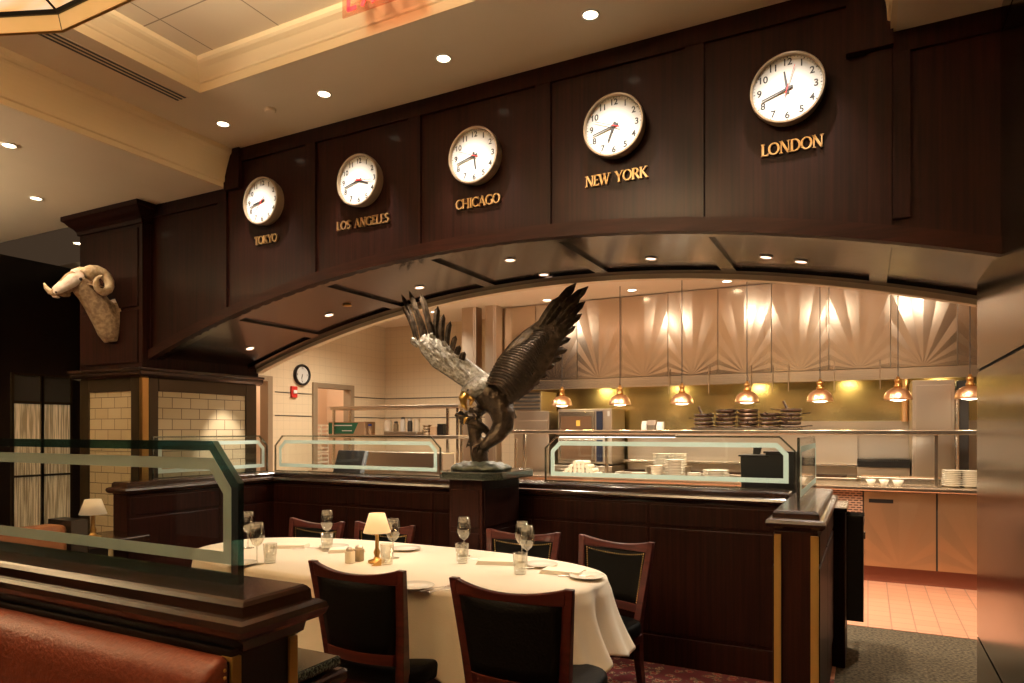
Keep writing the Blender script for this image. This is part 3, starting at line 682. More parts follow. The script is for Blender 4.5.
# kitchen ceiling lights
for px, py, lab in ((393, 324, 'kitchen ceiling light over the corner of the cream walls'), (457, 318, 'kitchen ceiling light left of the steel posts'), (547, 300, 'kitchen ceiling light left of the hood fronts'), (632, 290, 'kitchen ceiling light over the hood middle'), (727, 281, 'kitchen ceiling light farthest right')):
    x, y = onz(px, py, ZL); downlight(x, min(y, 7.75), ZL, lab, 'kitchen ceiling lights', .06, 'bulb2')
for x, y, e in ((-5.4, 6.9, 56), (-3.6, 6.0, 50), (-2.6, 5.4, 40), (-1.5, 5.9, 50), (-.6, 5.3, 40), (.3, 5.9, 50), (-5.2, 5.0, 22)):
    light('kitchen_light', 'SPOT', (x, y, ZL - .03), e * 5.6, (1, .87, .70), .08, 152, 1.0, (x, y, 0))
for x, y in ((-4.0, 6.1), (-2.5, 5.9), (-1.3, 6.1), (-.5, 5.6), (.5, 6.0)): light('hood_streak_fill', 'POINT', (x, y, ZL - .06), 7.5, (1, .88, .72), .03)  # bare points added to put bright streaks on the hood fronts
# long lit strip behind the arch
t = thing('ceiling_strip_light', 'long bright recessed strip light behind the arch edge', 'light', (-3.3, 5.35, ZL))
b = MB(); b.box(-.7, .9, -.09, .09, -.012, 0); b.obj('diffuser', 'dimbulb', t)
b = MB(); b.frame([(-.73, -.12), (.93, -.12), (.93, .12), (-.73, .12)], [(-.7, -.09), (.9, -.09), (.9, .09), (-.7, .09)], 'z', -.016, .0); b.obj('frame', 'white', t)
# linear air slot, smoke detector, exit sign
t = thing('air_diffuser', 'long slotted air diffuser in the cream ceiling', 'vent', (-3.38, 1.3, ZH))
b = MB(); b.box(-.044, .044, -1.24, 1.24, -.003, .0); b.obj('frame', 'cream', t)
for dx in (-.03, 0, .03):
    b = MB(); b.box(dx - .0075, dx + .0075, -1.23, 1.23, -.0045, -.003); b.obj('slot', 'dark', t)
x, y = onz(270, 109, ZH); b = MB(); b.lathe([(.034, 0), (.034, -.012), (.026, -.018), (0, -.018)], (0, 0, 0), 24); o = b.obj('smoke_detector', 'cream', loc=(x, y, ZH), smooth=False); tag(o, 'small round cream detector between two ceiling lights', 'detector')
t = thing('exit_sign', 'hanging exit sign with red letters at the top edge', 'sign', (-1.88, 2.32, 3.222))
b = MB(); b.box(-.16, .17, -.004, .004, 0, .165); b.obj('panel', glassmat('clear_pink_acrylic', (.96, .74, .66), .05), t)
x = -.14
for c in 'EXIT':
    w, st, sf = G[c]; b = MB(); h = .115
    for s in st:
        if s[5] > .06: ribbon(b, [(x + s[1] * h, (.02 + s[2] * h)), (x + s[3] * h, (.02 + s[4] * h))], .16 * h, -.007, -.0045)
    b.obj('letter', 'exitred', t); x += (w + .06) * h
b = MB(); b.box(-.17, .18, -.03, .03, .165, .18); b.obj('canopy', 'white', t)

# ------------------------------------------------------------------ stained glass pendant, top left
cx, cyy = -1.60, .20; Rr = .80; ns = 16
def ring(r, z, off=PI / 2 - PI / ns): return [(r * math.cos(off + 2 * PI * k / ns), r * math.sin(off + 2 * PI * k / ns), z) for k in range(ns)]
t = thing('stained_glass_pendant', 'large amber stained glass pendant lamp at top left corner', 'lamp', (cx, cyy, 2.40))
b = MB(); A = [b.bm.verts.new(q) for q in ring(Rr, 0)]; B = [b.bm.verts.new(q) for q in ring(Rr - .012, .042)]
for k in range(ns): b.bm.faces.new((A[k], A[(k + 1) % ns], B[(k + 1) % ns], B[k]))
b.obj('skirt', 'stainedskirt', t, solid=.004)
b = MB(); A = [b.bm.verts.new(q) for q in ring(Rr - .012, .042)]; B = [b.bm.verts.new(q) for q in ring(Rr - .42, .22)]; C_ = [b.bm.verts.new(q) for q in ring(.12, .30)]
for k in range(ns): b.bm.faces.new((A[k], A[(k + 1) % ns], B[(k + 1) % ns], B[k])); b.bm.faces.new((B[k], B[(k + 1) % ns], C_[(k + 1) % ns], C_[k]))
b.obj('shade', 'stained', t, solid=.004)
b = MB(); r0 = ring(Rr - .012, .042); r1 = ring(Rr - .42, .22); rr = ring(Rr, 0); r2 = ring(.12, .30)
for k in range(ns):
    b.tube([r0[k], r1[k], r2[k]], .005, 6); b.tube([r0[k], r0[(k + 1) % ns]], .009, 6); b.tube([r1[k], r1[(k + 1) % ns]], .006, 6); b.tube([rr[k], r0[k]], .003, 5)
b.obj('lead_came', 'black', t)
b = MB()
for k in range(ns): b.tube([rr[k], rr[(k + 1) % ns]], .0035, 6)
b.obj('brass_rim', 'brass', t)
b = MB(); b.tube([(0, 0, .3), (0, 0, 1.0)], .012, 8); b.obj('rod', 'brass', t)
b = MB()
for a in range(6): b.ball((.35 * math.cos(a * PI / 3), .35 * math.sin(a * PI / 3), .30), .03, sub=2)
b.obj('bulb', 'bulb2', t, smooth=True)
light('ceiling_fill_spot', 'SPOT', (cx, cyy, 2.80), 1350, (1, .83, .62), .2, 162, .3, (cx, cyy, 5))  # spot added above the shade to brighten the ceilings
dup(t, (-5.9, .3, 1.85), 0, 'unseen copy of the amber pendant, added left to light the ceiling'); light('ceiling_fill_spot', 'SPOT', (-5.9, .3, 2.3), 560, (1, .82, .58), .2, 162, .3, (-5.9, .3, 5))  # unseen pendant copy and spot, added to brighten the low left ceiling
light('pendant_glow', 'POINT', (cx, cyy, 2.50), 12, (1, .68, .36), .2)

# ------------------------------------------------------------------ dining table
TX, TY = -2.23, 2.83
t = thing('dining_table', 'long dining table hidden under the cream cloth', 'table', (TX, TY, 0))
def sup(a, A, B, e=2.6):
    c, s = math.cos(a), math.sin(a)
    return (A * math.copysign(abs(c) ** (2 / e), c), B * math.copysign(abs(s) ** (2 / e), s))
b = MB(); b.prism([sup(2 * PI * k / 48, 1.18, .48) for k in range(48)], 'z', .715, .744); b.obj('tabletop', 'blackwood', t)
for sx in (-.65, .65):
    b = MB(); b.lathe([(.28, 0), (.26, .03), (.06, .06), (.05, .66), (.16, .715)], (sx, 0, 0), 16); b.obj('pedestal_leg', 'blackwood', t)
b = MB(); NU = 420
def cloth(u, v):
    a = 2 * PI * u
    if v < .30:
        k = (v / .30); x, y = sup(a, 1.19 * k, .49 * k); return (x, y, .7515)
    k = (v - .30) / .70
    x, y = sup(a, 1.19, .49); nx, ny = sup(a, 1, .42); L = math.hypot(nx, ny); nx /= L; ny /= L
    corner = abs(math.sin(2 * a)) ** 3
    per = a * 12 + .9 * math.sin(3 * a)
    w = (.040 * (2 * abs(math.sin(per / 2 + .4)) - 1) + .016 * math.sin(per * 1.9 + 1)) * k ** .9
    fl = .012 * min(1, k * 6) + .075 * k * k + w + .025 * corner * k
    hem = .30 + .13 * corner + .02 * math.sin(per)
    return (x + nx * fl, y + ny * fl, .7515 - .006 * min(1, k * 20) - hem * k)
b.grid(cloth, NU, 40, closed=True)
o = b.obj('tablecloth', 'linen', loc=(TX, TY, 0), smooth=True, solid=.002); tag(o, 'cream cloth draped in folds over the long dining table', 'tablecloth')
EPS = .7535

# chairs
def chair(label, x, y, rz, dup_of=None):
    if dup_of:
        t = dup(dup_of, (x, y, 0), rz, label); t.scale = (.95,) * 3 if y > 2.8 else (1, 1, 1); return t
    t = thing('dining_chair', label, 'chair', (x, y, 0), rz, 'mahogany chairs around the table')
    # chair faces +Y (front), back at -Y
    def back(x_, z):  # curved and raked backrest surface
        k = (z - .46) / .42
        return -.22 - .05 * k - .035 * (1 - (x_ / .22) ** 2)
    b = MB(); b.prism([sup(2 * PI * k / 32, .235, .225, 4) for k in range(32)], 'z', .40, .475); b.obj('seat', 'leather_black', t, bevel=.02, bseg=3, smooth=True)
    b = MB(); b.box(-.21, .21, -.20, .20, .355, .40); b.obj('seat_rail', 'chairwood', t, bevel=.005)
    for s in (-1, 1):
        b = MB(); b.tube([(s * .19, .18, .40), (s * .19, .185, .2), (s * .19, .19, 0)], [.024, .019, .014], 8); b.obj('leg', 'chairwood', t)
        b = MB()
        pts = [(s * .175, -.27, 0), (s * .175, -.215, .25), (s * .178, -.20, .44), (s * .195, -.225, .62), (s * .222, -.27, .885)]
        rr = [(.016, .018), (.019, .022), (.02, .022), (.019, .018), (.018, .013)]
        V = []
        for p, (hx, hy) in zip(pts, rr): V.append([b.bm.verts.new((p[0] + i * hx, p[1] + j * hy, p[2])) for i, j in ((-1, -1), (1, -1), (1, 1), (-1, 1))])
        for r0, r1 in zip(V, V[1:]):
            for k in range(4): b.bm.faces.new((r0[k], r0[(k + 1) % 4], r1[(k + 1) % 4], r1[k]))
        b.bm.faces.new(V[0]); b.bm.faces.new(V[-1]); b.obj('leg', 'chairwood', t, bevel=.003)
    def halfw(z): return .158 + (.205 - .158) * max(0, (z - .45)) / .42
    def panel(b, z0, z1, f, th, n=12, m=6, yo=0, topcurve=0):
        def P(i, j, side):
            z = z0 + (z1 - z0) * j / m; xx = (-1 + 2 * i / n) * halfw(z) * f
            zz = z - topcurve * (1 - (2 * i / n - 1) ** 2) * (j / m)
            k = (z - .46) / .42; yy = -.225 - .045 * k - .028 * (1 - (2 * i / n - 1) ** 2) + yo + side * th / 2
            return (xx, yy, zz)
        V = {(i, j, s): b.bm.verts.new(P(i, j, s)) for i in range(n + 1) for j in range(m + 1) for s in (-1, 1)}
        for i in range(n):
            for j in range(m):
                for s in (-1, 1): b.bm.faces.new((V[i, j, s], V[i + 1, j, s], V[i + 1, j + 1, s], V[i, j + 1, s]))
        for i in range(n):
            for j in (0, m): b.bm.faces.new((V[i, j, -1], V[i + 1, j, -1], V[i + 1, j, 1], V[i, j, 1]))
        for j in range(m):
            for i in (0, n): b.bm.faces.new((V[i, j, -1], V[i, j + 1, -1], V[i, j + 1, 1], V[i, j, 1]))
    b = MB(); panel(b, .825, .885, 1.04, .028, topcurve=.030); b.obj('top_rail', 'chairwood', t, bevel=.004, smooth=False)
    b = MB(); panel(b, .50, .545, 1.0, .026); b.obj('lower_rail', 'chairwood', t, bevel=.003)
    b = MB(); panel(b, .54, .862, .99, .022, topcurve=.030); b.obj('backrest', 'leather_black', t, smooth=True)
    b = MB()
    def nail(u, z):
        k = (z - .46) / .42; yy = -.225 - .045 * k - .028 * (1 - u * u) + .013; b.ball((u * halfw(z) * .99, yy, z - .026 * (1 - u * u) * max(0, (z - .54) / .29)), .0042, sub=1)
    for k in range(27): nail(-.92 + 1.84 * k / 26, .822)
    for k in range(22):
        for s in (-.92, .92): nail(s, .555 + k * .0127)
    b.obj('nailhead_row', 'gold', t)
    return t
c0 = chair('mahogany framed chair, back to us, left one of the near pair', -1.80, 2.39, 0.0)
cc = lambda lab, x, y, r: chair(lab, x, y, r, c0)
cc('mahogany framed chair, back to us, right one of the near pair', -1.12, 2.39, 0.03)
cc('far chair left of the small lamp, behind the tumbler and wine glass', -3.16, 3.09, PI + .0)
cc('far chair with its back rail behind the small table lamp', -2.66, 3.15, PI)
cc('far chair in front of the eagle pedestal, behind wine glasses', -1.74, 3.28, PI + .1)
cc('far chair at the right end of the table with full studded backrest in view', -1.25, 3.26, PI - .2)

# ------------------------------------------------------------------ table setting
def P(px, py, z=EPS): x, y = onz(px, py, z); return (x, y, z)
# lamp
lx, ly, _ = P(377, 562)
t = thing('table_lamp', 'small table lamp with cream fabric shade in mid table', 'lamp', (lx, ly, EPS))
b = MB(); b.lathe([(.045, 0), (.045, .008), (.02, .016), (.012, .03), (.018, .05), (.01, .07), (.008, .15), (.012, .16), (.006, .17)], seg=20); b.obj('base', 'brass', t, smooth=True)
b = MB(); b.lathe([(.069, .150), (.040, .246), (.038, .246), (.067, .150)], seg=32); b.obj('lamp_shade', 'shade', t, smooth=True)
b = MB(); b.ball((0, 0, .195), .016); b.obj('bulb', 'bulb2', t, smooth=True)
light('table_lamp_glow', 'POINT', (lx, ly, EPS + .14), 1.2, (1, .78, .5), .02)
# a second lamp on a side table, seen through the booth glass
sx, sy = onz(93, 517, .87)
t = thing('side_table', 'dark side table at far left seen through the booth glass', 'table', (sx, sy, 0))
b = MB(); b.box(-.2, .2, -.25, .25, .70, .74); b.obj('tabletop', 'cap', t, bevel=.006)
b = MB(); b.box(-.06, .06, -.06, .06, 0, .70); b.obj('pedestal_leg', 'blackwood', t)
t = dup([o for o in COL.objects if o.name == 'table_lamp'][0], (sx, sy, .741), 0, 'pale shaded lamp on the side table, seen through booth glass')
t.scale = (1.15, 1.15, .98)
for ch in t.children:
    if ch.name.startswith('lamp_shade'): ch.data = ch.data.copy(); ch.data.materials[0] = M['shade2']
t = thing('booth_bench', 'brown leather bench far left seen through the booth glass', 'booth seat', (-4.0, 1.6, 0))
b = MB(); b.box(-.06, .1, -.9, .62, .5, .90); b.obj('backrest', 'leather_brown', t, bevel=.03, bseg=3, smooth=True)
b = MB(); b.box(-.5, -.06, -.9, .6, 0, .46); b.box(-.10, .12, -.9, .70, 0, .5); b.obj('plinth', 'blackwood', t)
b = MB(); b.box(-.10, .12, .62, .71, .5, .92); b.obj('end_panel', 'blackwood', t)

def wine(label, px, py, dup_of=None, s=1):
    p = P(px, py)
    if dup_of: return dup(dup_of, p, 0, label)
    t = thing('wine_glass', label, 'glass', p, group='glassware on the table')
    b = MB(); b.lathe([(.034, 0), (.033, .002), (.006, .006), (.004, .02), (.004, .085)], seg=24); b.obj('stem', 'ware', t, smooth=True)
    b = MB(); b.lathe([(.004, .085), (.022, .098), (.036, .125), (.038, .145), (.034, .175), (.028, .205), (.0265, .205), (.0325, .175), (.0365, .145), (.0345, .126), (.02, .100), (0, .09)], seg=28); b.obj('bowl', 'ware', t, smooth=True)
    return t
w0 = wine('wine glass before the far left chair, behind a tumbler', 327, 546)
for lab, px, py in (('wine glass right behind the booth glass edge, farther one', 248, 548), ('wine glass beside the booth glass edge, nearer one', 257, 564), ('wine glass left of centre before the eagle pedestal', 464, 556), ('rear wine glass in front of the pedestal chair', 522, 562), ('front wine glass near the right end of the table', 527, 568), ('wine glass directly behind the small table lamp', 393, 558)):
    wine(lab, px, py, w0)
def tumbler(label, px, py, dup_of=None):
    p = P(px, py)
    if dup_of: return dup(dup_of, p, 0, label)
    b = MB(); b.lathe([(.0, 0), (.027, 0), (.029, .004), (.034, .098), (.032, .098), (.027, .012), (0, .010)], seg=24)
    o = b.obj('tumbler', 'ware', loc=p, smooth=True); return tag(o, label, 'glass', 'glassware on the table')
g0 = tumbler('ribbed water tumbler before the far left chair', 327, 551)
for lab, px, py in (('water tumbler beside the booth glass edge', 270, 563), ('water tumbler left of centre near the pedestal', 462, 563), ('water tumbler near the right end of the table', 520, 574), ('water tumbler beside the lamp base', 387, 564)):
    tumbler(lab, px, py, g0)
def plate_obj(r, name='side_plate', m='china', h=.012):
    b = MB(); b.lathe([(0, 0), (r * .55, 0), (r * .62, h * .25), (r * .98, h), (r, h * 1.05), (r * .97, h * 1.2), (r * .6, h * .5), (0, h * .35)], seg=36); return b.obj(name, m, smooth=True)
s0 = None
for lab, px, py in (('bread plate right of the small lamp', 406, 550), ('bread plate between the two near chairs', 415, 588), ('bread plate by the far left tumbler', 334, 548), ('bread plate behind the right end napkin', 541, 566), ('bread plate at the right end of the table', 587, 578), ('bread plate by the booth glass edge', 240, 565)):
    if s0 is None: s0 = plate_obj(.082); o = s0
    else: o = s0.copy(); COL.objects.link(o)
    o.location = P(px, py); tag(o, lab, 'plate', 'bread plates on the table')
def napkin(px, py, rz, label):
    b = MB(); 
    for k in range(4): b.box(-.10 + .003 * k, .10 - .002 * k, -.055 + .002 * k, .055 - .003 * k, .0045 * k, .0045 * k + .0038)
    o = b.obj('napkin', 'napkin', loc=P(px, py), rz=rz, bevel=.0015); tag(o, label, 'napkin', 'folded napkins on the table')
napkin(290, 547, .5, 'folded cream napkin before the far left chair'); napkin(347, 551, .7, 'folded cream napkin left of the small lamp'); napkin(497, 563, .35, 'folded cream napkin before the pedestal chair'); napkin(563, 573, .05, 'folded cream napkin at the right end of the table')
napkin(214, 553, .3, 'folded cream napkin at the left end of the table')
def fork(label, px, py, rz, kind='fork'):
    t = thing(kind, label, kind, P(px, py), rz, 'cutlery on the table')
    b = MB(); b.tube([(0, -.09, .004), (0, 0, .008), (0, .035, .005)], [.005, .003, .003], 6, flat=.5)
    b.obj('handle', 'steelr', t)
    b = MB()
    if kind == 'fork':
        b.box(-.010, .010, .035, .05, .004, .006)
        for k in range(4): b.box(-.010 + k * .0058, -.0075 + k * .0058, .05, .09, .004, .006)
    else: b.prism([(-.006, .035), (.006, .035), (.008, .09), (-.002, .11), (-.006, .10)], 'z', .004, .0055)
    b.obj('tines' if kind == 'fork' else 'blade', 'steelr', t); return t
fork('left fork between the two near chairs', 438, 589, -.35); fork('right fork between the two near chairs', 446, 590, -.35)
fork('fork beside the far left napkin', 309, 549, -.9); fork('knife lying beside the far left bread plate', 345, 550, -.9, 'knife')
fork('knife behind the right end napkin', 537, 569, -1.1, 'knife'); fork('fork beside the right end napkin', 578, 577, -1.2); fork('knife right of the left-centre tumbler', 478, 560, -1.2, 'knife')
for px, py, lab, m in ((350, 563, 'salt shaker with metal top left of the small lamp', 'ware'), (359, 561, 'pepper shaker with metal top left of the small lamp', 'pepper')):
    t = thing('shaker', lab, 'shaker', P(px, py), group='shakers by the lamp')
    b = MB(); b.prism([sup(2 * PI * k / 16, .021, .021, 4) for k in range(16)], 'z', 0, .06); b.obj('body', 'napkin' if m == 'ware' else m, t, bevel=.003)
    b = MB(); b.lathe([(.02, .06), (.02, .072), (.012, .080), (0, .081)], seg=16); b.obj('cap', 'steelr', t, smooth=True)
t = thing('card_holder', 'small dark wedge stand beside the lamp base', 'stand', P(371, 566), .7)
b = MB(); b.prism([(0, 0), (.05, 0), (.05, .035)], 'y', -.004, .004); b.obj('wedge', 'brass', t)

# ------------------------------------------------------------------ ram head trophy
RXC = -4.86
t = thing('ram_head_trophy', 'mounted ram head with curled horn on the dark pier', 'trophy', (RXC, 3.09, 2.02))
def R3(px, py, lat=0): # px -> protrusion, profile plane x = RXC
    X, Y, z = onx(px, py, RXC); return (lat, Y - 3.09, z - 2.02)
b = MB()
neck = [((112, 342), .05), ((110, 334), .078), ((107, 323), .09), ((102, 312), .095), ((95, 301), .088), ((88, 292), .082), ((82, 286), .078), ((77, 282), .072), ((71, 282), .062), ((64, 287), .046), ((58, 291), .036), ((54, 293.5), .028), ((51.5, 295), .015)]
cut = []
b.tube([Vector(R3(*p)) + Vector((0, -.0, 0)) for p, r in neck], [r for p, r in neck], 14, flat=[.9, .9, .9, .85, .8, .8, .8, .8, .75, .8, .85, .8, .8])
b.tube([R3(117, 338), R3(116, 325), R3(115, 312), R3(112, 303)], [.05, .075, .075, .04], 12)
b.ball(R3(76, 278), .058, (.85, 1.1, .9), 2); b.ball(R3(107, 309), .07, (1, .8, 1), 2)
b.ball(R3(64, 294), .03, (.8, 1.5, .7), 2)
o = b.obj('head_and_neck', 'fur', t, smooth=True); q = o.modifiers.new('remesh', 'REMESH'); q.mode = 'VOXEL'; q.voxel_size = .008; q.use_smooth_shade = True
b = MB(); b.tube([Vector(R3(80, 277)), Vector(R3(71, 281)), Vector(R3(64, 286)), Vector(R3(57, 290.5)), Vector(R3(52.5, 294))], [.058, .064, .050, .040, .020], 12, flat=.82)
b.ball(R3(78, 274), .05, (1, 1, .8)); o = b.obj('pale_face', 'furw', t, smooth=True); q = o.modifiers.new('remesh', 'REMESH'); q.mode = 'VOXEL'; q.voxel_size = .008; q.use_smooth_shade = True
for s in (-1, 1):
    pts = []; rad = []; ncv = 34
    for k in range(ncv):
        f = k / (ncv - 1); a = math.radians(150 - f * 400)      # from forehead over the top, back, down and forward again
        rr = .086 - .048 * f ** 1.5
        c = Vector(R3(91.5, 284))
        pts.append(Vector((s * (.05 + .10 * f), c.y - rr * math.cos(a) * -1, c.z + rr * math.sin(a))))
        rad.append((.036 * (1 - f) + .008) * (1 + .07 * (k % 2)))
    b = MB(); b.tube(pts, rad, 12, flat=.9, nrm=(1, .01, 0)); b.obj('horn', 'horn', t, smooth=True)
    b = MB(); b.tube([Vector(R3(83, 285, s * .06)), Vector(R3(88, 287, s * .11)), Vector(R3(92, 289, s * .14))], [.014, .022, .004], 8, flat=.4); b.obj('ear', 'fur', t, smooth=True)
    b = MB(); b.ball(R3(75.5, 280, s * .060), .012); b.obj('eye', 'black', t, smooth=True)
    b = MB(); b.ball(R3(54, 292.5, s * .022), .008); b.obj('nostril', 'black', t, smooth=True)
b = MB(); b.tube([R3(66, 293, -.10), R3(60, 290, -.12), R3(57, 285.5, -.13), R3(55.5, 281, -.135)], [.022, .020, .014, .004], 8); b.obj('horn', 'horn', t, smooth=True)
b = MB(); b.ball(R3(56, 297), .02, (.8, 1.3, .4)); b.obj('jaw', 'furw', t, smooth=True)
b = MB(); b.tube([R3(112, 300), R3(116, 306), R3(118, 318), R3(119, 330)], [.02, .05, .05, .02], 10, flat=1.6); b.obj('pale_mane', 'furw', t, smooth=True)
light('ram_spot', 'SPOT', (-4.55, 2.25, ZL - .02), 30, (1, .74, .50), .03, 50, .6, (-4.86, 2.85, 2.4))
b = MB(); b.lathe([(.05, 0), (.05, -.005), (.038, -.003), (0, -.002)], seg=24); o = b.obj('recessed_downlight', 'bulb', loc=(-4.55, 2.25, ZL)); tag(o, 'ceiling light shining on the ram head, hidden in glare', 'light', 'low ceiling lights'); bpy.data.objects.remove(o)

# ------------------------------------------------------------------ bronze eagle
ET = 4.30; EC = Vector((ray(481)[0] * ET, ray(481)[1] * ET, 1.169)); EM = ET / F
Rv = Vector((CY, SY, 0)); Fv = Vector((-SY, CY, 0))
def E(px, py, d=0): return Rv * ((px - 481) * EM) + Fv * d + Vector((0, 0, H + (430 - py) * EM - 1.169))
t = thing('eagle_sculpture', 'large bronze eagle with raised wings on the stone pedestal', 'sculpture', EC)
b = MB()
def lo(pts, rads, seg=14, flat=1, nrm=None): b.tube([E(*p) for p in pts], [r * EM for r in rads], seg, flat, nrm)
lo([(476, 387, -.03), (484, 391, 0), (494, 398, .02), (503, 407, .02), (509, 416, .02)], [10, 15, 17, 14, 5])            # torso
lo([(497, 402, 0), (503, 414, .0), (503, 426, -.01), (496, 436, -.03), (488, 443, -.04), (482, 449, -.04)], [13, 13, 11, 8.5, 6, 4.5])
lo([(486, 398, .06), (482, 408, .06), (477, 414, .04)], [9, 7, 4])
lo([(505, 408, .02), (512, 414, .03), (516, 418, .04)], [9, 7, 3], flat=.5)
o = b.obj('body', 'bronze', t, smooth=True); q = o.modifiers.new('remesh', 'REMESH'); q.mode = 'VOXEL'; q.voxel_size = .008; q.use_smooth_shade = True
b = MB(); b.ball(E(473, 390, -.05), 9.5 * EM, (1.1, 1, .85), 3)
lo([(484, 384, -.01), (478, 388, -.04), (470, 391, -.06), (463, 394, -.07)], [11, 10.5, 8, 4])
for k in range(9): lo([(482 + k * .7, 380 + k * 1.8, -.04), (486 + k * .7, 384 + k * 2.6, -.05)], [3.5, 1.2], 6)
o = b.obj('head', 'bronze_pale', t, smooth=True); q = o.modifiers.new('remesh', 'REMESH'); q.mode = 'VOXEL'; q.voxel_size = .006; q.use_smooth_shade = True
hd = o
b = MB(); lo([(466, 394, -.08), (464, 399, -.09), (465, 406, -.09), (468, 411, -.085)], [4.6, 4.4, 3.0, .7], 10); b.obj('beak', 'gold', hd, smooth=True)
b = MB(); lo([(469, 397, -.07), (473, 400, -.075), (471, 406, -.08)], [3, 3, 1.2], 8); b.obj('lower_beak', 'gold', hd, smooth=True)
for s in (-1, 1):
    b = MB(); b.ball(E(469, 391, -.06 - .055 * 0 - (.055 if s < 0 else -.055)), .007); b.obj('eye', 'black', hd, smooth=True)
def feather(b, p0, p1, w, bend=0, d0=0, d1=0, tip=.12, n=9, twist=0):
    A = Vector((p0[0], p0[1])); B = Vector((p1[0], p1[1])); D = B - A; L = D.length; D /= L; Nn = Vector((-D.y, D.x))
    V = []
    for k in range(n):
        f = k / (n - 1); c = A + D * L * f + Nn * bend * 4 * f * (1 - f)
        ww = w * (.65 + .5 * math.sin(min(1, f * 1.25) * PI * .62)) * (1 if f < .8 else math.sqrt(max(tip ** 2, 1 - ((f - .8) / .2) ** 2)))
        d = d0 + (d1 - d0) * f
        V.append([b.bm.verts.new(E(c.x + Nn.x * ww * a, c.y + Nn.y * ww * a, d + q)) for a, q in ((-1, .004 + twist), (0, -.006), (1, .004 - twist), (0, .012))])
    for r0, r1 in zip(V, V[1:]):
        for k in range(4): b.bm.faces.new((r0[k], r0[(k + 1) % 4], r1[(k + 1) % 4], r1[k]))
    b.bm.faces.new(V[0][::-1]); b.bm.faces.new(V[-1])
# left wing
b = MB()
lo([(482, 386, .0), (468, 375, .03), (453, 364, .05), (440, 355, .06), (428, 344, .07), (420, 336, .07)], [13, 13, 13.5, 14, 11.5, 7], 14, .38, tuple(Fv))
for k in range(46):
    u = random.random(); v = random.uniform(-.8, .8); px = 480 + (420 - 480) * u; py = 385 + (338 - 385) * u
    nx, ny = .62, -.78; c = (px + nx * v * 11, py + ny * v * 11)
    feather(b, c, (c[0] - 6 + v * 1.5, c[1] - 7 - abs(v)), 2.6, 0, .03 - .05 * (1 - abs(v)) + .05 * u, .0 + .05 * u, n=5)
lw = b.obj('wing', 'bronze_pale', t)  # paler than the other wing: the lit look is in the colour
prim = [((417, 340), (398.5, 291), 2.6, 2), ((421, 340), (407, 288.5), 3.2, 2), ((413, 336), (400.5, 304), 2.6, 2), ((425, 342), (411, 302), 2.8, 1), ((431, 346), (419, 291.5), 3.6, 2), ((428, 344), (415, 308), 2.4, 1), ((434, 347), (428, 318), 2.6, 1), ((437, 345), (437.5, 305.5), 3.8, -2), ((442, 348), (443.5, 314), 3.6, -2), ((447, 352), (450.5, 321.5), 3.2, -2), ((450, 358), (456, 336), 3.2, -1), ((455, 361), (460, 346), 3.4, -1), ((460, 366), (465, 352.5), 3.4, -1)]
for i, (p0, p1, w, bd) in enumerate(prim):
    b = MB(); feather(b, p0, p1, w * .78, bd, .07, .10 - .012 * i, twist=.002); b.obj('feather', 'bronze', lw)
# right wing
b = MB()
lo([(494, 398, -.02), (504, 388, -.045), (515, 375, -.06), (527, 360, -.07), (539, 345, -.07), (550, 331, -.06), (561, 316, -.05)], [14, 19, 23, 23, 20, 15, 8], 16, .24, tuple(Fv))
for r in range(24):
    f = r / 23; cx_, cy2 = 499 + 42 * f, 392 - 54 * f; hw = 15 + 8 * math.sin(PI * min(1, f * 1.2)) - 6 * f
    ax = (cx_ - hw * .80, cy2 - hw * .52); bx = (cx_ + hw * .78, cy2 + hw * .42)
    pts = []
    for k in range(9):
        g = k / 8; pts.append((ax[0] + (bx[0] - ax[0]) * g + 5 * math.sin(PI * g) * .6, ax[1] + (bx[1] - ax[1]) * g - 6 * math.sin(PI * g) * .6, -.078 - .055 * math.sin(PI * g) - .01 * f))
    lo(pts, [.7] + [1.2] * 7 + [.6], 6)
rw = b.obj('wing', 'bronze', t)
tips = [((528, 350), (559.5, 298.5), 4.6, -2), ((532, 348), (566, 300), 4.2, -2), ((538, 346), (575, 285.5), 5.0, -4), ((544, 344), (580, 297), 4.6, -2), ((546, 344), (587, 288.5), 5.0, -5), ((548, 346), (584, 303), 4.6, -3), ((548, 350), (581, 315), 4.4, -3), ((545, 354), (575, 327), 4.4, -3), ((542, 358), (570, 339), 4.2, -3), ((538, 362), (567, 350), 4.2, -2), ((534, 368), (562, 358), 4.2, -2), ((528, 374), (554, 366), 4.2, -2), ((522, 380), (547, 375), 4.4, -2), ((516, 386), (540, 382), 4.4, -2), ((510, 392), (530, 391), 4.4, -1), ((504, 396), (521, 398), 4.2, -1), ((500, 400), (514, 405), 4.2, -1)]
for i, (p0, p1, w, bd) in enumerate(tips):
    b = MB(); feather(b, p0, p1, w * .82, bd, -.07, -.09 + .006 * i, twist=.002); b.obj('feather', 'bronze', rw)
b = MB()
for p0, p1 in (((492, 384), (487, 371)), ((494, 384), (491, 369)), ((496, 384), (496, 371)), ((498, 385), (500, 374)), ((490, 386), (483, 377))): feather(b, p0, p1, 3.2, .5, .10, .14)
b.obj('tail', 'bronze_pale', t)
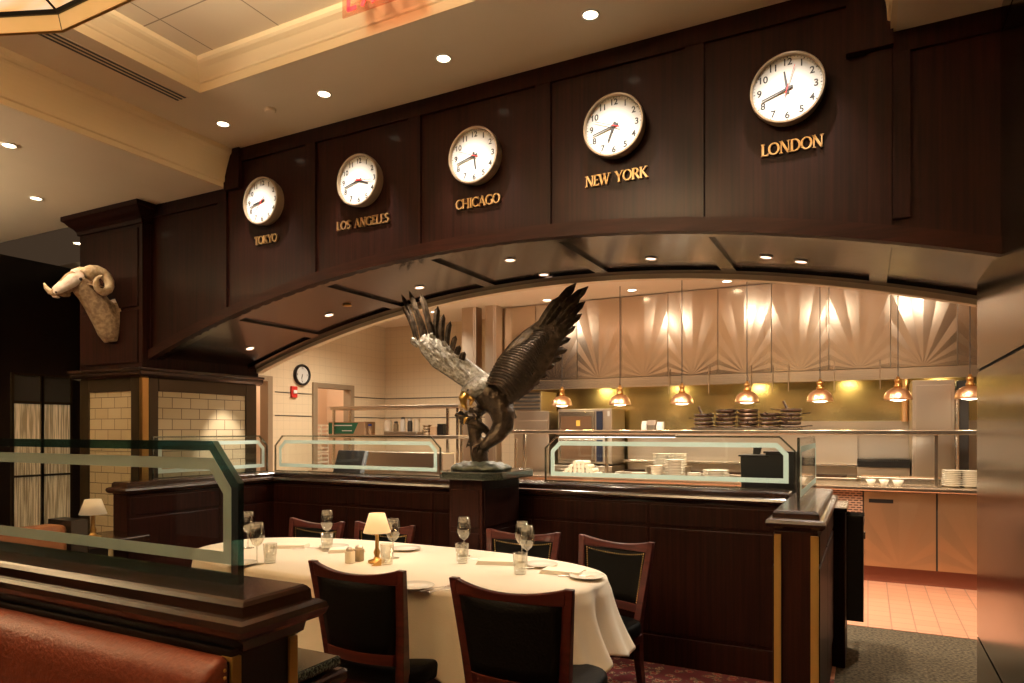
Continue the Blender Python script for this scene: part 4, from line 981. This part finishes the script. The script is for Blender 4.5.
# feet, branch, prey and stump
b = MB()
lo([(468, 411, -.02), (472, 425, -.01), (476, 440, 0), (479, 452, 0), (481, 464, 0), (482, 468, 0)], [3, 5, 7, 9, 8, 13], 12)
lo([(456, 414, -.05), (466, 420, -.05), (478, 424, -.03), (486, 430, 0), (490, 436, 0)], [2.5, 3.5, 4.5, 4, 2], 8)
lo([(478, 440, 0), (488, 440, -.03), (496, 436, -.05)], [4, 3, 1], 8); lo([(474, 430, .02), (470, 440, .02), (466, 448, .0)], [3, 2.4, .6], 8)
o = b.obj('tree_stump', 'bronze', t, smooth=True); q = o.modifiers.new('remesh', 'REMESH'); q.mode = 'VOXEL'; q.voxel_size = .007; q.use_smooth_shade = True
for k in range(14):
    a = random.uniform(0, 2 * PI); rr = random.uniform(2, 10); c = (469 + rr * 1.2 * math.cos(a), 416 + rr * .6 * math.sin(a)); b = MB() if k == 0 else b
    feather(b, c, (c[0] + random.uniform(-8, 6), c[1] + random.uniform(-5, 8)), 2.8, .5, -.06 + random.uniform(-.03, .05), -.07, n=5)
b.obj('leaf_cluster', 'bronze', t)
for i, (x0, y0) in enumerate(((480, 446), (472, 418))):
    for k in range(4):
        b = MB(); dx = (-6, -2, 3, 7)[k]; lo([(x0, y0, -.04), (x0 + dx, y0 + 1, -.08 + .02 * k), (x0 + dx * 1.2, y0 + 6, -.085 + .03 * k)], [2.2, 1.8, .5], 8); b.obj('talon', 'gold' if i else 'bronze', t, smooth=True)
b = MB(); b.ball((0, 0, .012), .2, (1.0, .85, .22), 4)
for v in b.bm.verts:
    n_ = (math.sin(v.co.x * 41) * math.cos(v.co.y * 37) + math.sin(v.co.x * 90 + v.co.y * 70) * .5); v.co.z = max(0, v.co.z + n_ * .006); v.co.x += .008 * math.sin(v.co.y * 60)
b.obj('rocky_base', 'rock', t, smooth=True)
light('eagle_spot', 'SPOT', (-2.55, 3.45, arch(-2.55) - .02), 26, (1, .82, .62), .02, 60, .6, (-2.42, 3.95, 1.75))

# ------------------------------------------------------------------ kitchen line
# hood: one thing with panels
HY = 7.9; HZ = 2.03
t = thing('extractor_hood', 'long stainless extractor hood with sunburst embossed front panels', 'hood', (-1.4, HY, HZ))
hx0 = xat(503, HY) + 1.4; hx1 = 1.38 + 1.4
b = MB(); b.box(hx0, hx1, .02, .68, 0, ZL - HZ - .005); b.obj('housing', 'steelr', t)
b = MB(); b.box(hx0, hx1, -.03, .0, -.10, .015); b.box(hx0, hx1, -.0, .68, -.02, .0); b.obj('lower_lip', 'steel', t, bevel=.004)
xx = -.0459 * HY + 1.4; step = .0715 * HY; xs_ = []
while xx > hx0: xx -= step
k = 0
while xx < hx1:
    a = max(xx, hx0) + .004; c = min(xx + step, hx1) - .004
    if c - a > .05:
        b = MB(); cxp = xx + step / 2; b.box(a - cxp, c - cxp, -.012, .0, 0, ZL - HZ - .015 - .02); b.obj('front_panel', 'hoodpanel', t, loc=(cxp, -.012, .02))
    xx += step
for px in (668, 708, 750, 772, 788, 834, 880):   # hanging drip rods at the lip
    X = xat(px, HY - .1) + 1.4; b = MB(); b.tube([(X, -.06, .10), (X, -.06, -.20)], .006, 6); b.obj('hook_rod', 'steel', t)
b = MB(); X = xat(905, 8.45) + 1.4; b.tube([(X, .55, -.02), (X, .55, -.52)], .03, 10); b.obj('pipe', 'copper', t)
for x in (-3.2, -2.2, -1.2, -.2, .7): light('hood_lamp', 'AREA', (x, 8.1, 1.98), 6, (1, .76, .34), .12, sizey=.12)
b = MB(); b.box(hx0 - 1.4, 1.38, 8.55, 8.595, .9, 2.05); struct(b.obj('wall_splashback', 'steel_lampglow'))
b = MB(); b.box(-.9, 1.38, 8.51, 8.548, .9, 1.52); struct(b.obj('trim_13', 'steelr'))
# steel posts left of the hood
for i, (pa, pb, lab) in enumerate(((465, 479, 'tall steel clad post behind the eagle left wing'), (488, 499, 'tall steel clad post just left of the hood'))):
    X0, X1 = xat(pa, 7.75), xat(pb, 7.75); b = MB(); w = (X1 - X0) / 2; b.box(-w, w, -.08, .08, 0, ZL - .003); b.box(-w + .03, w - .03, -.085, .085, 0.02, ZL - .02)
    o = b.obj('steel_post', 'steelr', loc=((X0 + X1) / 2, 7.75, .004), bevel=.006); tag(o, lab, 'post', 'steel posts left of the hood')
# rear equipment against the splashback
def eq(name, label, cat, px0, px1, Y, z0, z1, dep=.5, m='steelr'):
    X0, X1 = xat(px0, Y), xat(px1, Y); t = thing(name, label, cat, ((X0 + X1) / 2, Y, z0)); w = (X1 - X0) / 2
    b = MB(); b.box(-w, w, 0, dep, 0, z1 - z0); b.obj('body', m, t, bevel=.006); return t, w, z1 - z0
t, w, h = eq('refrigerator', 'tall grey steel refrigerator behind the eagle pedestal', 'refrigerator', 514, 549, 7.95, .01, 1.66)
b = MB(); b.box(-w + .02, w - .02, -.02, 0, .1, h - .12); b.obj('door', 'steelr', t, bevel=.004)
b = MB(); b.box(-w + .04, -w + .06, -.05, -.02, .7, 1.3); b.obj('handle', 'steel', t, bevel=.004)
t, w, h = eq('louvred_vent', 'dark louvred vent box above the steel refrigerator', 'vent', 514, 541, 7.97, 1.665, 1.92)
for k in range(5): b = MB(); b.box(-w + .01, w - .01, -.02, 0, .02 + k * .048, .045 + k * .048); b.obj('louvre', 'dark', t)
t, w, h = eq('stand', 'steel base cabinet under the two ovens', 'cabinet', 552, 612, 7.95, .01, .98)
b = MB(); b.box(-w + .02, w - .02, -.015, 0, .1, h - .05); b.obj('door', 'steelr', t, bevel=.004)
for z0, z1, lab in ((1.0, 1.33, 'lower steel oven with dark window behind the pass'), (1.35, 1.68, 'upper steel oven with yellow tag behind the pass')):
    t, w, h = eq('oven', lab, 'oven', 558, 612, 7.95, z0, z1)
    b = MB(); b.box(-w + .02, .14, -.02, 0, .03, h - .03); d = b.obj('door', 'steel', t, bevel=.004)
    b = MB(); b.box(-w + .05, .10, -.022, -.02, .06, h - .09); b.obj('window', mat('brown_oven_glass', (.16, .09, .05), .2), d)
    b = MB(); b.box(.16, .24, -.012, 0, .03, h - .03); b.obj('control_panel', mat('navy_panel', (.02, .025, .05), .3), t)
    if z0 > 1.2:
        b = MB(); b.box(-.10, -.05, -.026, -.0225, .12, .19); b.obj('tag', mat('yellow_tag', (.8, .5, .08), .6), t)
        b = MB(); b.box(.30, w - .03, -.004, 0, h - .09, h - .03); b.obj('label_plate', 'white', t)
t, w, h = eq('warming_cabinet', 'tall flat steel cabinet right of the grill', 'cabinet', 912, 955, 7.85, .01, 1.91, .6)
b = MB(); b.box(-w + .03, w - .03, -.02, 0, .1, h - .05); b.obj('door', 'steelr', t, bevel=.004)
t, w, h = eq('gap_filler', 'black gap drawn as a dark vertical duct at the far right of the cook line', 'filler', 957, 969, 7.9, .01, 1.9, .3, 'dark')  # dark block set where a black gap runs
b = MB(); b.tube([(-.05, -.03, .2), (-.05, -.03, h - .1)], .02, 8); b.obj('pipe', 'steel', t)
# grill range with shelf
t, w, h = eq('cooking_range', 'steel cooking range with raised rear shelf', 'range', 615, 857, 7.95, .01, .92, .55)
b = MB(); b.box(-w, w, .30, .5, h + .10, h + .13); b.obj('rear_shelf', 'steel', t, bevel=.004)
b = MB(); b.box(-w, w, .50, .54, h, h + .5); b.obj('back_riser', 'steelr', t)
for k in range(12): 
    b = MB(); x = -w + .12 + k * (2 * w - .24) / 11; b.tube([(x, 0, h - .12), (x, -.03, h - .12)], .022, 12); b.obj('knob', 'black', t)
for k in range(5):
    b = MB(); x = -w + .3 + k * (2 * w - .6) / 4
    for q in range(6): b.box(x - .2, x + .2, .04 + q * .04, .055 + q * .04, h, h + .02)
    b.obj('burner_grate', 'iron', t)
t, w, h = eq('charbroiler', 'charbroiler with black ribbed grate top behind the right counter', 'grill', 857, 910, 7.95, .01, 1.04, .55)
b = MB(); b.box(-w, w, -.02, .0, h - .14, h - .1); b.obj('front_shelf', 'steel', t, bevel=.004)
b = MB()
for k in range(26): x = -w + .01 + k * (2 * w - .02) / 25; b.box(x - .006, x + .006, -.03, .4, h, h + .085)
b.box(-w, w, -.032, -.026, h + .0, h + .02); b.box(-w, w, -.02, .4, h, h + .06); b.obj('ribbed_grate', 'black', t)
# front counter of the line, with sunburst doors
CYF = 7.2; cx0 = -4.1; cx1 = 1.36
t = thing('pass_counter', 'long stainless kitchen counter with bullnose top', 'counter', (-1.2, CYF, 0))
b = MB(); b.box(cx0 + 1.2, cx1 + 1.2, -.06, .58, .855, .90); b.obj('worktop', 'steel', t, bevel=.012, bseg=3)
b = MB(); b.box(cx0 + 1.2, cx1 + 1.2, .03, .56, .15, .855); b.obj('body', 'dark', t)
b = MB(); b.box(cx0 + 1.2, cx1 + 1.2, .06, .5, .004, .15); b.obj('skirting', 'clay', t)
edges = [xat(863, CYF), xat(937, CYF), xat(937, CYF) + .70]
for i in range(2):
    a = edges[i] + .008; c = min(edges[i + 1] - .008, 1.35); m_ = (a + c) / 2
    b = MB(); b.box(a - m_, c - m_, -.0, .03, 0, .69); dr = b.obj('door', 'doorpanel', t, loc=(m_ + 1.2, 0, .155))
    if i == 0: b = MB(); b.box(a - m_ + .04, a - m_ + .24, -.004, .004, .59, .625); b.obj('pull_slot', 'black', dr)
b = MB(); b.box(xat(800, CYF) + 1.2, edges[0] + 1.2 - .004, 0, .03, .16, .85); b.obj('perforated_panel', 'perf', t)
x_ = xat(800, CYF)
while x_ > cx0 + .3:
    b = MB(); b.box(x_ - .6 + 1.2 + .008, x_ + 1.2 - .008, 0, .03, .16, .85); b.obj('door', 'steelr', t, bevel=.003); x_ -= .6
# pass shelf on posts
PSY = 7.28
t = thing('pass_shelf', 'long stainless shelf at eye level above the kitchen counter', 'shelf', (-1.2, PSY, .90))
sx0 = xat(494, PSY) + 1.2; b = MB(); b.box(sx0, cx1 + 1.2, -.02, .40, .475, .52); b.obj('shelf_board', 'steel', t, bevel=.008, bseg=3)
for px in (525, 607, 752, 936):
    X = xat(px, PSY + .06) + 1.2
    if px == 752: continue
    b = MB(); b.box(X - .016, X + .016, .03, .062, .0, .475); b.obj('post', 'steel', t, bevel=.003)
b = MB(); b.box(xat(556, PSY) + 1.2, xat(675, PSY) + 1.2, .02, .10, .445, .475); b.obj('light_housing', 'steelr', t)
b = MB(); b.box(xat(558, PSY) + 1.2, xat(673, PSY) + 1.2, .03, .09, .438, .445); b.obj('light_tube', 'tube', t)
for k, xl_ in enumerate((-3.2, -1.6, -.1)): light('shelf_light', 'AREA', (xl_, PSY + .2, 1.365), 7, (1, .88, .70), 1.2, sizey=.06)
# heat lamps
t0 = thing('heat_lamp', 'x', 'lamp')
b = MB(); b.lathe([(.121, 0), (.119, .012), (.112, .045), (.092, .08), (.060, .104), (.034, .113), (.032, .110), (.058, .100), (.089, .076), (.108, .043), (.116, .008)], seg=36); b.obj('lamp_shade', 'copper', t0, smooth=True)
b = MB(); b.lathe([(.034, .112), (.036, .135), (.026, .14), (.026, .165), (.031, .17), (.031, .185), (.018, .195), (.014, .215), (0, .22)], seg=20); b.obj('socket', 'brass', t0, smooth=True)
b = MB(); b.ball((0, 0, .018), .085, (1, 1, .36), 3); b.obj('bulb', 'bulb2', t0, smooth=True)
b = MB(); b.tube([(0, 0, .2), (0, 0, ZL - 1.70 - .005)], .0045, 6); b.obj('cord', 'dark', t0)
LY = 7.3; lam = [(562, 'first copper heat lamp from the left, beside the eagle wing'), (620, 'second copper heat lamp from the left'), (682, 'third copper heat lamp from the left'), (747, 'fourth copper heat lamp from the left, above the skillets'), (820, 'fifth copper heat lamp, just right of the skillet stacks'), (898, 'sixth copper heat lamp, right of all stacks'), (970, 'last copper heat lamp, half hidden by the metal column')]
for i, (px, lab) in enumerate(lam):
    X = (-.4303 + .0912 * i + (0.003 if i else 0)) * LY; X = xat(px, LY)
    if i == 0: t0.location = (X, LY, 1.70); o = t0
    else: o = dup(t0, (X, LY, 1.70))
    tag(o, lab, 'lamp', 'heat lamps over the pass')
    light('heat_lamp_glow', 'SPOT', (X, LY, 1.69), 9, (1, .80, .55), .05, 110, .5, (X, LY, 0))
# skillet tray
zt = 1.421; XT0, XT1 = xat(694, PSY + .2), xat(802, PSY + .2)
t = thing('sheet_tray', 'wide shallow metal tray on the pass shelf under the skillets', 'tray', ((XT0 + XT1) / 2, PSY + .18, zt)); w = (XT1 - XT0) / 2
b = MB(); b.box(-w, w, -.14, .14, 0, .006); b.frame([(-w, -.14), (w, -.14), (w, .14), (-w, .14)], [(-w + .01, -.13), (w - .01, -.13), (w - .01, .13), (-w + .01, .13)], 'z', 0, .024); b.obj('pan', 'steel', t)
sk = thing('skillet', 'x', 'skillet')
b = MB(); b.lathe([(0, 0), (.082, 0), (.098, .006), (.104, .034), (.098, .034), (.09, .012), (0, .008)], seg=28); b.obj('bowl', 'iron', sk, smooth=True)
b = MB(); b.tube([(.098, 0, .026), (.16, 0, .034), (.20, 0, .036)], [.013, .011, .014], 8, flat=.5); b.obj('handle', 'iron', sk)
xs5 = [xat(p, PSY + .18) for p in (710, 727, 748, 769, 790)]; first_ = True
names5 = ('leftmost', 'second', 'middle', 'fourth', 'rightmost')
for i, X in enumerate([xat(p, PSY + .18) for p in (704, 726, 748, 770, 791)]):
    n = (4, 5, 5, 4, 5)[i]
    for k in range(n):
        a = random.choice([-1.9, -1.2, 1.8, .3, 2.7, -2.6]) + random.uniform(-.3, .3)
        o = sk if first_ else dup(sk); first_ = False
        o.location = (X + random.uniform(-.006, .006), PSY + .17, zt + .007 + k * .043); o.rotation_euler = (0, 0, a)
        pos = 'top' if k == n - 1 else ('bottom' if k == 0 else ('second from bottom' if k == 1 else ('third from bottom' if k == 2 else 'fourth from bottom')))
        tag(o, 'cast iron skillet, %s of the %s stack on the pass shelf' % (pos, names5[i]), 'skillet', 'cast iron skillets on the pass shelf')
        o.scale = (1, 1, 1)
for X, lab in ((xat(702, PSY + .18), 'upright pan handle tool leaning at the leftmost skillet stack'), (xat(787, PSY + .18), 'upright pan handle tool leaning at the rightmost skillet stack')):
    z0 = zt + .007 + .043 * (4 if X < xat(740, PSY) else 5)
    b = MB(); b.tube([(0, 0, 0), (-.02, 0, .04), (-.035, 0, .075)], [.016, .012, .015], 8); o = b.obj('pan_grip', 'iron', loc=(X, PSY + .17, z0 - .002)); tag(o, lab, 'grip')
# papers/signs standing on the shelf
for px0, px1, h_, lab, m_ in ((642, 647, .10, 'small white card on the pass shelf', 'white'), (647.5, 656, .11, 'grey ticket printer on the pass shelf', 'dull'), (657, 663, .09, 'white ticket roll beside the printer', 'white')):
    X0, X1 = xat(px0, PSY + .2), xat(px1, PSY + .2); b = MB(); b.prism([(-.03, 0), (.05, 0), (.05, h_), (.0, h_), (-.03, h_ * .5)], 'x', X0 - (X0 + X1) / 2, (X1 - X0) / 2)
    o = b.obj('ticket_holder' if m_ == 'white' else 'ticket_printer', m_, loc=((X0 + X1) / 2, PSY + .2, zt), bevel=.004); tag(o, lab, 'printer' if m_ == 'dull' else 'paper')
# plates in stacks on the counter (bases on worktop .90)
pl = None
def stack(px, Y, z0, n, r, lab, hh=.0165, grp='plate stacks on the kitchen counter'):
    global pl
    X = xat(px, Y)
    for k in range(n):
        b = None
        key = round(r, 3)
        if key not in PL: o = plate_obj(r, 'dinner_plate', 'china', .018); PL[key] = o
        else: o = PL[key].copy(); COL.objects.link(o)
        o.location = (X + random.uniform(-.002, .002), Y, z0 + .001 + k * hh)
        pos = 'topmost' if k == n - 1 else ('lowest' if k == 0 else ('second', 'third', 'fourth', 'fifth', 'sixth', 'seventh', 'eighth', 'ninth', 'tenth', 'eleventh')[k - 1] + ' up')
        tag(o, 'white plate, %s in %s' % (pos, lab), 'plate', grp)
PL = {}
stack(657, 7.28, .90, 8, .068, 'narrow stack left of the tall plate stack'); stack(674.5, 7.30, .90, 12, .112, 'tall stack in the middle of the counter')
stack(694, 7.28, .90, 4, .072, 'low stack right of the tall plate stack'); stack(716, 7.30, .90, 6, .135, 'wide stack left of the black bins')
stack(640, 7.30, .90, 3, .09, 'low stack nearest the napkin rolls')
stack(616, 7.28, .90, 2, .055, 'tiny stack beside the napkin rolls', grp='plate stacks on the kitchen counter')
t = thing('plate_riser', 'small raised steel riser carrying the rear plate stacks', 'shelf', (xat(668, 7.58), 7.58, .90))
b = MB(); b.box(-.24, .24, -.12, .12, .105, .12); b.obj('top', 'steelr', t)
for s in (-1, 1): b = MB(); b.box(s * .22 - .008, s * .22 + .008, -.11, .11, 0, .105); b.obj('leg', 'steelr', t)
stack(662, 7.58, 1.02, 8, .105, 'rear left stack on the riser'); stack(679, 7.58, 1.02, 8, .085, 'rear right stack on the riser')
stack(952, 7.40, .90, 9, .085, 'left stack beside the metal column'); stack(971, 7.40, .90, 9, .088, 'right stack beside the metal column')
# bowls
for px, lab, r in ((871, 'first white bowl right of the wall end', .045), (884, 'second white bowl right of the wall end', .045), (898, 'third white bowl right of the wall end', .05)):
    b = MB(); b.lathe([(0, 0), (r * .45, 0), (r, .055), (r * .94, .055), (r * .4, .008), (0, .008)], seg=24); o = b.obj('bowl', 'china', loc=(xat(px, 7.25), 7.25, .901), smooth=True); tag(o, lab, 'bowl', 'small bowls on the counter')
for px, lab in ((880, 'steel insert pan with orange edge at the counter back'), (920, 'steel insert pan beside the shelf post')):
    X = xat(px, 7.5); t = thing('insert_pan', lab, 'pan', (X, 7.5, .90)); b = MB(); b.box(-.17, .17, -.06, .06, 0, .07); b.obj('pan', 'steel', t, bevel=.006)
    b = MB(); b.box(-.16, .16, -.055, .055, .07, .078); b.obj('lid', 'copper', t)
# rolled napkins in a heap
b = MB(); b.tube([(0, -.09, 0), (0, .09, 0)], .024, 14); roll = b.obj('napkin_roll', 'napkin', smooth=False); first_ = True
Xc = xat(583, 7.3)
for row in range(4):
    n = 9 - row * 2
    for k in range(n):
        o = roll if first_ else roll.copy()
        if not first_: COL.objects.link(o)
        first_ = False
        o.location = (Xc + (k - (n - 1) / 2) * .0495, 7.26, .925 + row * .042); o.rotation_euler = (0, 0, random.uniform(-.05, .05))
        tag(o, 'rolled white napkin, %s from left in row %s of the heap' % (('first', 'second', 'third', 'fourth', 'fifth', 'sixth', 'seventh', 'eighth', 'ninth')[k], ('one, the bottom', 'two', 'three', 'four, the top')[row]), 'napkin', 'rolled napkins heaped on the counter')
# prep counter just behind the partition, black bins
t = thing('prep_counter', 'low steel prep counter right behind the etched glass', 'counter', (-2.3, 4.75, 0))
b = MB(); b.box(-2.12, 1.75, -.28, .30, .89, .93); b.obj('worktop', 'steel', t, bevel=.006); b = MB(); b.box(-2.1, 1.72, -.26, .28, .01, .89); b.obj('body', 'steelr', t)
for (px, w_, z1, lab) in ((756, .085, 1.245, 'black plastic bin, left of the pair behind the screen'), (785, .11, 1.27, 'black plastic bin, right of the pair behind the screen')):
    X = xat(px, 4.8); t = thing('storage_bin', lab, 'bin', (X, 4.8, .931), group='black bins behind the glass')
    z = z1 - .931; b = MB(); b.prism([(-w_ * .9, 0), (w_ * .9, 0), (w_, z), (-w_, z)], 'y', -.1, .1); b.obj('body', 'black', t, bevel=.006)
    b = MB(); b.box(-w_ - .012, w_ + .012, -.11, .11, z - .0, z + .012); b.obj('rim', 'black', t, bevel=.004)
b = MB(); b.prism([(-.025, 0), (.02, 0), (.035, .07), (-.02, .07)], 'y', -.02, .02); o = b.obj('scoop', 'dark', loc=(xat(757, 4.8), 4.8, 1.258), bevel=.004); tag(o, 'small grey scoop standing on the left black bin', 'scoop')

# ------------------------------------------------------------------ coffee station, left
SYY = 6.55; X0, X1 = xat(331, SYY), xat(458, SYY); cxm = (X0 + X1) / 2; w = (X1 - X0) / 2
t = thing('storage_rack', 'two tier steel overshelf in front of the cream kitchen wall', 'shelf', (cxm, SYY, .93))
for z in (1.36, 1.71): b = MB(); b.box(-w, w + .02, -.02, .34, z - .93 - .04, z - .93); b.obj('shelf_board', 'steelr', t, bevel=.005)
for px in (333, 447, 457):
    X = xat(px, SYY) - cxm
    for yy in (0, .30): b = MB(); b.box(X - .014, X + .014, yy, yy + .028, 0, 1.71 - .93); b.obj('post', 'steel', t, bevel=.003)
t = thing('side_counter', 'steel work counter beneath the two tier shelf', 'counter', (cxm, SYY, 0))
b = MB(); b.box(-w - .1, w + .5, -.3, .45, .88, .93); b.obj('worktop', 'steelr', t, bevel=.006)
b = MB(); b.box(-w - .08, w + .48, -.27, .43, .005, .88); b.obj('body', 'steelr', t)
b = MB(); b.box(-w + .35, w - .02, -.28, -.04, .932, 1.17); b.obj('ice_well_cover', 'steelr', t, bevel=.01)
zs = 1.361
def onshelf(px): return xat(px, SYY + .14)
XA, XB = onshelf(333), onshelf(369); t = thing('carton', 'green and brown paper carton on the middle shelf', 'box', ((XA + XB) / 2, SYY + .14, zs)); ww = (XB - XA) / 2
b = MB(); b.box(-ww, ww, -.08, .12, 0, .16); b.obj('box', 'card', t, bevel=.003)
b = MB(); b.prism([(-ww + .0, .012), (ww - .18, .012), (ww - .10, .148), (-ww, .148)], 'y', -.0815, -.0805); b.obj('green_print', 'green', t)
b = MB(); b.box(-ww + .08, ww - .2, -.083, -.0818, .11, .122); b.box(-ww + .22, ww - .2, -.083, -.0818, .045, .055); b.obj('pale_print', 'white', t)
def jar(px, r, h_, m_, lab, lid=None, name='jar', cat='jar', dy=.12):
    t = thing(name, lab, cat, (onshelf(px), SYY + dy, zs), group='odds and ends on the middle shelf'); b = MB(); b.lathe([(0, 0), (r * .9, 0), (r, .01), (r, h_ * .8), (r * .7, h_), (0, h_)], seg=20); b.obj('body', m_, t, smooth=True)
    if lid: b = MB(); b.lathe([(r * .75, h_), (r * .75, h_ + .02), (0, h_ + .024)], seg=20); b.obj('lid', lid, t)
    return t
jar(371, .03, .11, 'card', 'narrow brown bottle with blue cap beside the carton', mat('blue_cap', (.02, .06, .35), .4), 'bottle', 'bottle')
t = thing('serving_tray', 'long flat bus tray holding jars on the middle shelf', 'tray', (onshelf(405), SYY + .14, zs)); b = MB(); b.box(-.24, .24, -.10, .10, 0, .04); b.obj('pan', 'dull', t, bevel=.008)
zs = 1.402
jar(389, .048, .14, 'china', 'white rounded cup on the left end of the bus tray', None, 'canister', 'canister'); jar(397, .03, .10, 'pepper', 'brown jar right of the white cup on the bus tray', 'dark')
jar(404, .032, .15, 'white', 'white bottle in the middle of the bus tray', 'dark', 'bottle', 'bottle'); jar(411, .03, .13, 'dark', 'dark jar right of the white bottle on the bus tray', 'white'); jar(418, .035, .15, 'china', 'white cup on the right end of the bus tray', None, 'canister', 'canister')
zs = 1.361
for i, (px, m_, lab) in enumerate(((428, 'steel', 'lower shiny bowl stack beside the bus tray'), (437, 'card', 'brown wrapped bundle beside the shiny bowls'), (444, 'black', 'black box at the right end of the shelf'))):
    b = MB()
    if i == 0:
        for k in range(4): b.lathe([(0, .0 + k * .03), (.04, k * .03), (.06, .028 + k * .03), (0, .02 + k * .03)], seg=20)
    else: b.box(-.04, .04, -.06, .06, 0, .07 + .03 * i)
    o = b.obj(('mixing_bowl', 'bundle', 'small_box')[i], m_, loc=(onshelf(px), SYY + .12, zs), bevel=0); tag(o, lab, ('bowl', 'bundle', 'box')[i])
# POS monitor
MY = 4.95
X, Y, Z = ony(352, 470, MY)
t = thing('till_monitor', 'black till monitor tilted back behind the left glass screen', 'monitor', (X, Y, .93)); 
b = MB(); b.prism([(-.19, .06), (.10, .06), (.18, .30), (-.22, .30)][:], 'x', -.02, .0); b.bm.free()
b = MB(); V = [b.bm.verts.new(q) for q in ((-.15, -.10, .08), (.17, -.10, .08), (.10, .06, .30), (-.22, .06, .30), (-.15, -.06, .06), (.19, -.06, .06), (.12, .10, .29), (-.22, .10, .29))]
for f in ((0, 1, 2, 3), (7, 6, 5, 4), (0, 4, 5, 1), (1, 5, 6, 2), (2, 6, 7, 3), (3, 7, 4, 0)): b.bm.faces.new([V[i] for i in f])
b.obj('screen', 'black', t, bevel=.006)
b = MB(); b.box(-.08, .10, -.08, .10, .0, .015); b.box(-.03, .05, -.02, .05, .015, .14); b.obj('base', 'black', t, bevel=.004)
# glass racks stacked behind the doorway
DX = KX - .75; dy = (dA + dB) / 2 + .25
for k in range(7):
    t = thing('glass_rack', 'pale dish rack, %s in the stack inside the doorway' % ('lowest', 'second', 'third', 'fourth', 'fifth', 'sixth', 'topmost')[k], 'rack', (DX, dy, .01 + k * .215), group='dish racks stacked in the doorway')
    b = MB(); w_ = .23
    for z in (0, .06, .12, .18): b.frame([(-w_, -w_), (w_, -w_), (w_, w_), (-w_, w_)], [(-w_ + .012, -w_ + .012), (w_ - .012, -w_ + .012), (w_ - .012, w_ - .012), (-w_ + .012, w_ - .012)], 'z', z, z + .022)
    for a in (-1, -.33, .33, 1):
        for s in (-1, 1): b.box(a * w_ * .97 - .008, a * w_ * .97 + .008, s * w_ * .96 - .008, s * w_ * .96 + .008, 0, .2); b.box(s * w_ * .96 - .008, s * w_ * .96 + .008, a * w_ * .97 - .008, a * w_ * .97 + .008, 0, .2)
    b.obj('basket', 'china', t)

# ------------------------------------------------------------------ general light: broad fill panel added behind the camera
for x, y in ((-2.2, 1.9), (-.6, 1.6)):
    pass
light('behind_camera_fill', 'AREA', (-1.4, -1.8, 3.2), 7, (1, .70, .42), 1.6)
w = bpy.data.worlds.new('world'); S.world = w; w.use_nodes = True
w.node_tree.nodes['Background'].inputs[0].default_value = (1, .62, .36, 1); w.node_tree.nodes['Background'].inputs[1].default_value = .05

# ------------------------------------------------------------------ camera
cam = bpy.data.cameras.new('camera'); co = bpy.data.objects.new('camera', cam); COL.objects.link(co)
co.location = (0, 0, H); co.rotation_euler = (PI / 2, 0, YAW); cam.sensor_width = 36; cam.lens = F / 1024 * 36
cam.shift_y = 88.5 / 1024; cam.clip_start = .05
S.camera = co
S.view_settings.view_transform = 'Standard'; S.view_settings.look = 'None'; S.view_settings.gamma = 1; S.view_settings.use_curve_mapping = False
S.view_settings.exposure = 0
S.cycles.max_bounces = 8; S.cycles.transparent_max_bounces = 24; S.cycles.sample_clamp_indirect = 4; S.cycles.use_denoising = True
S.cycles.blur_glossy = 1.5; S.cycles.caustics_reflective = True; S.cycles.caustics_refractive = False
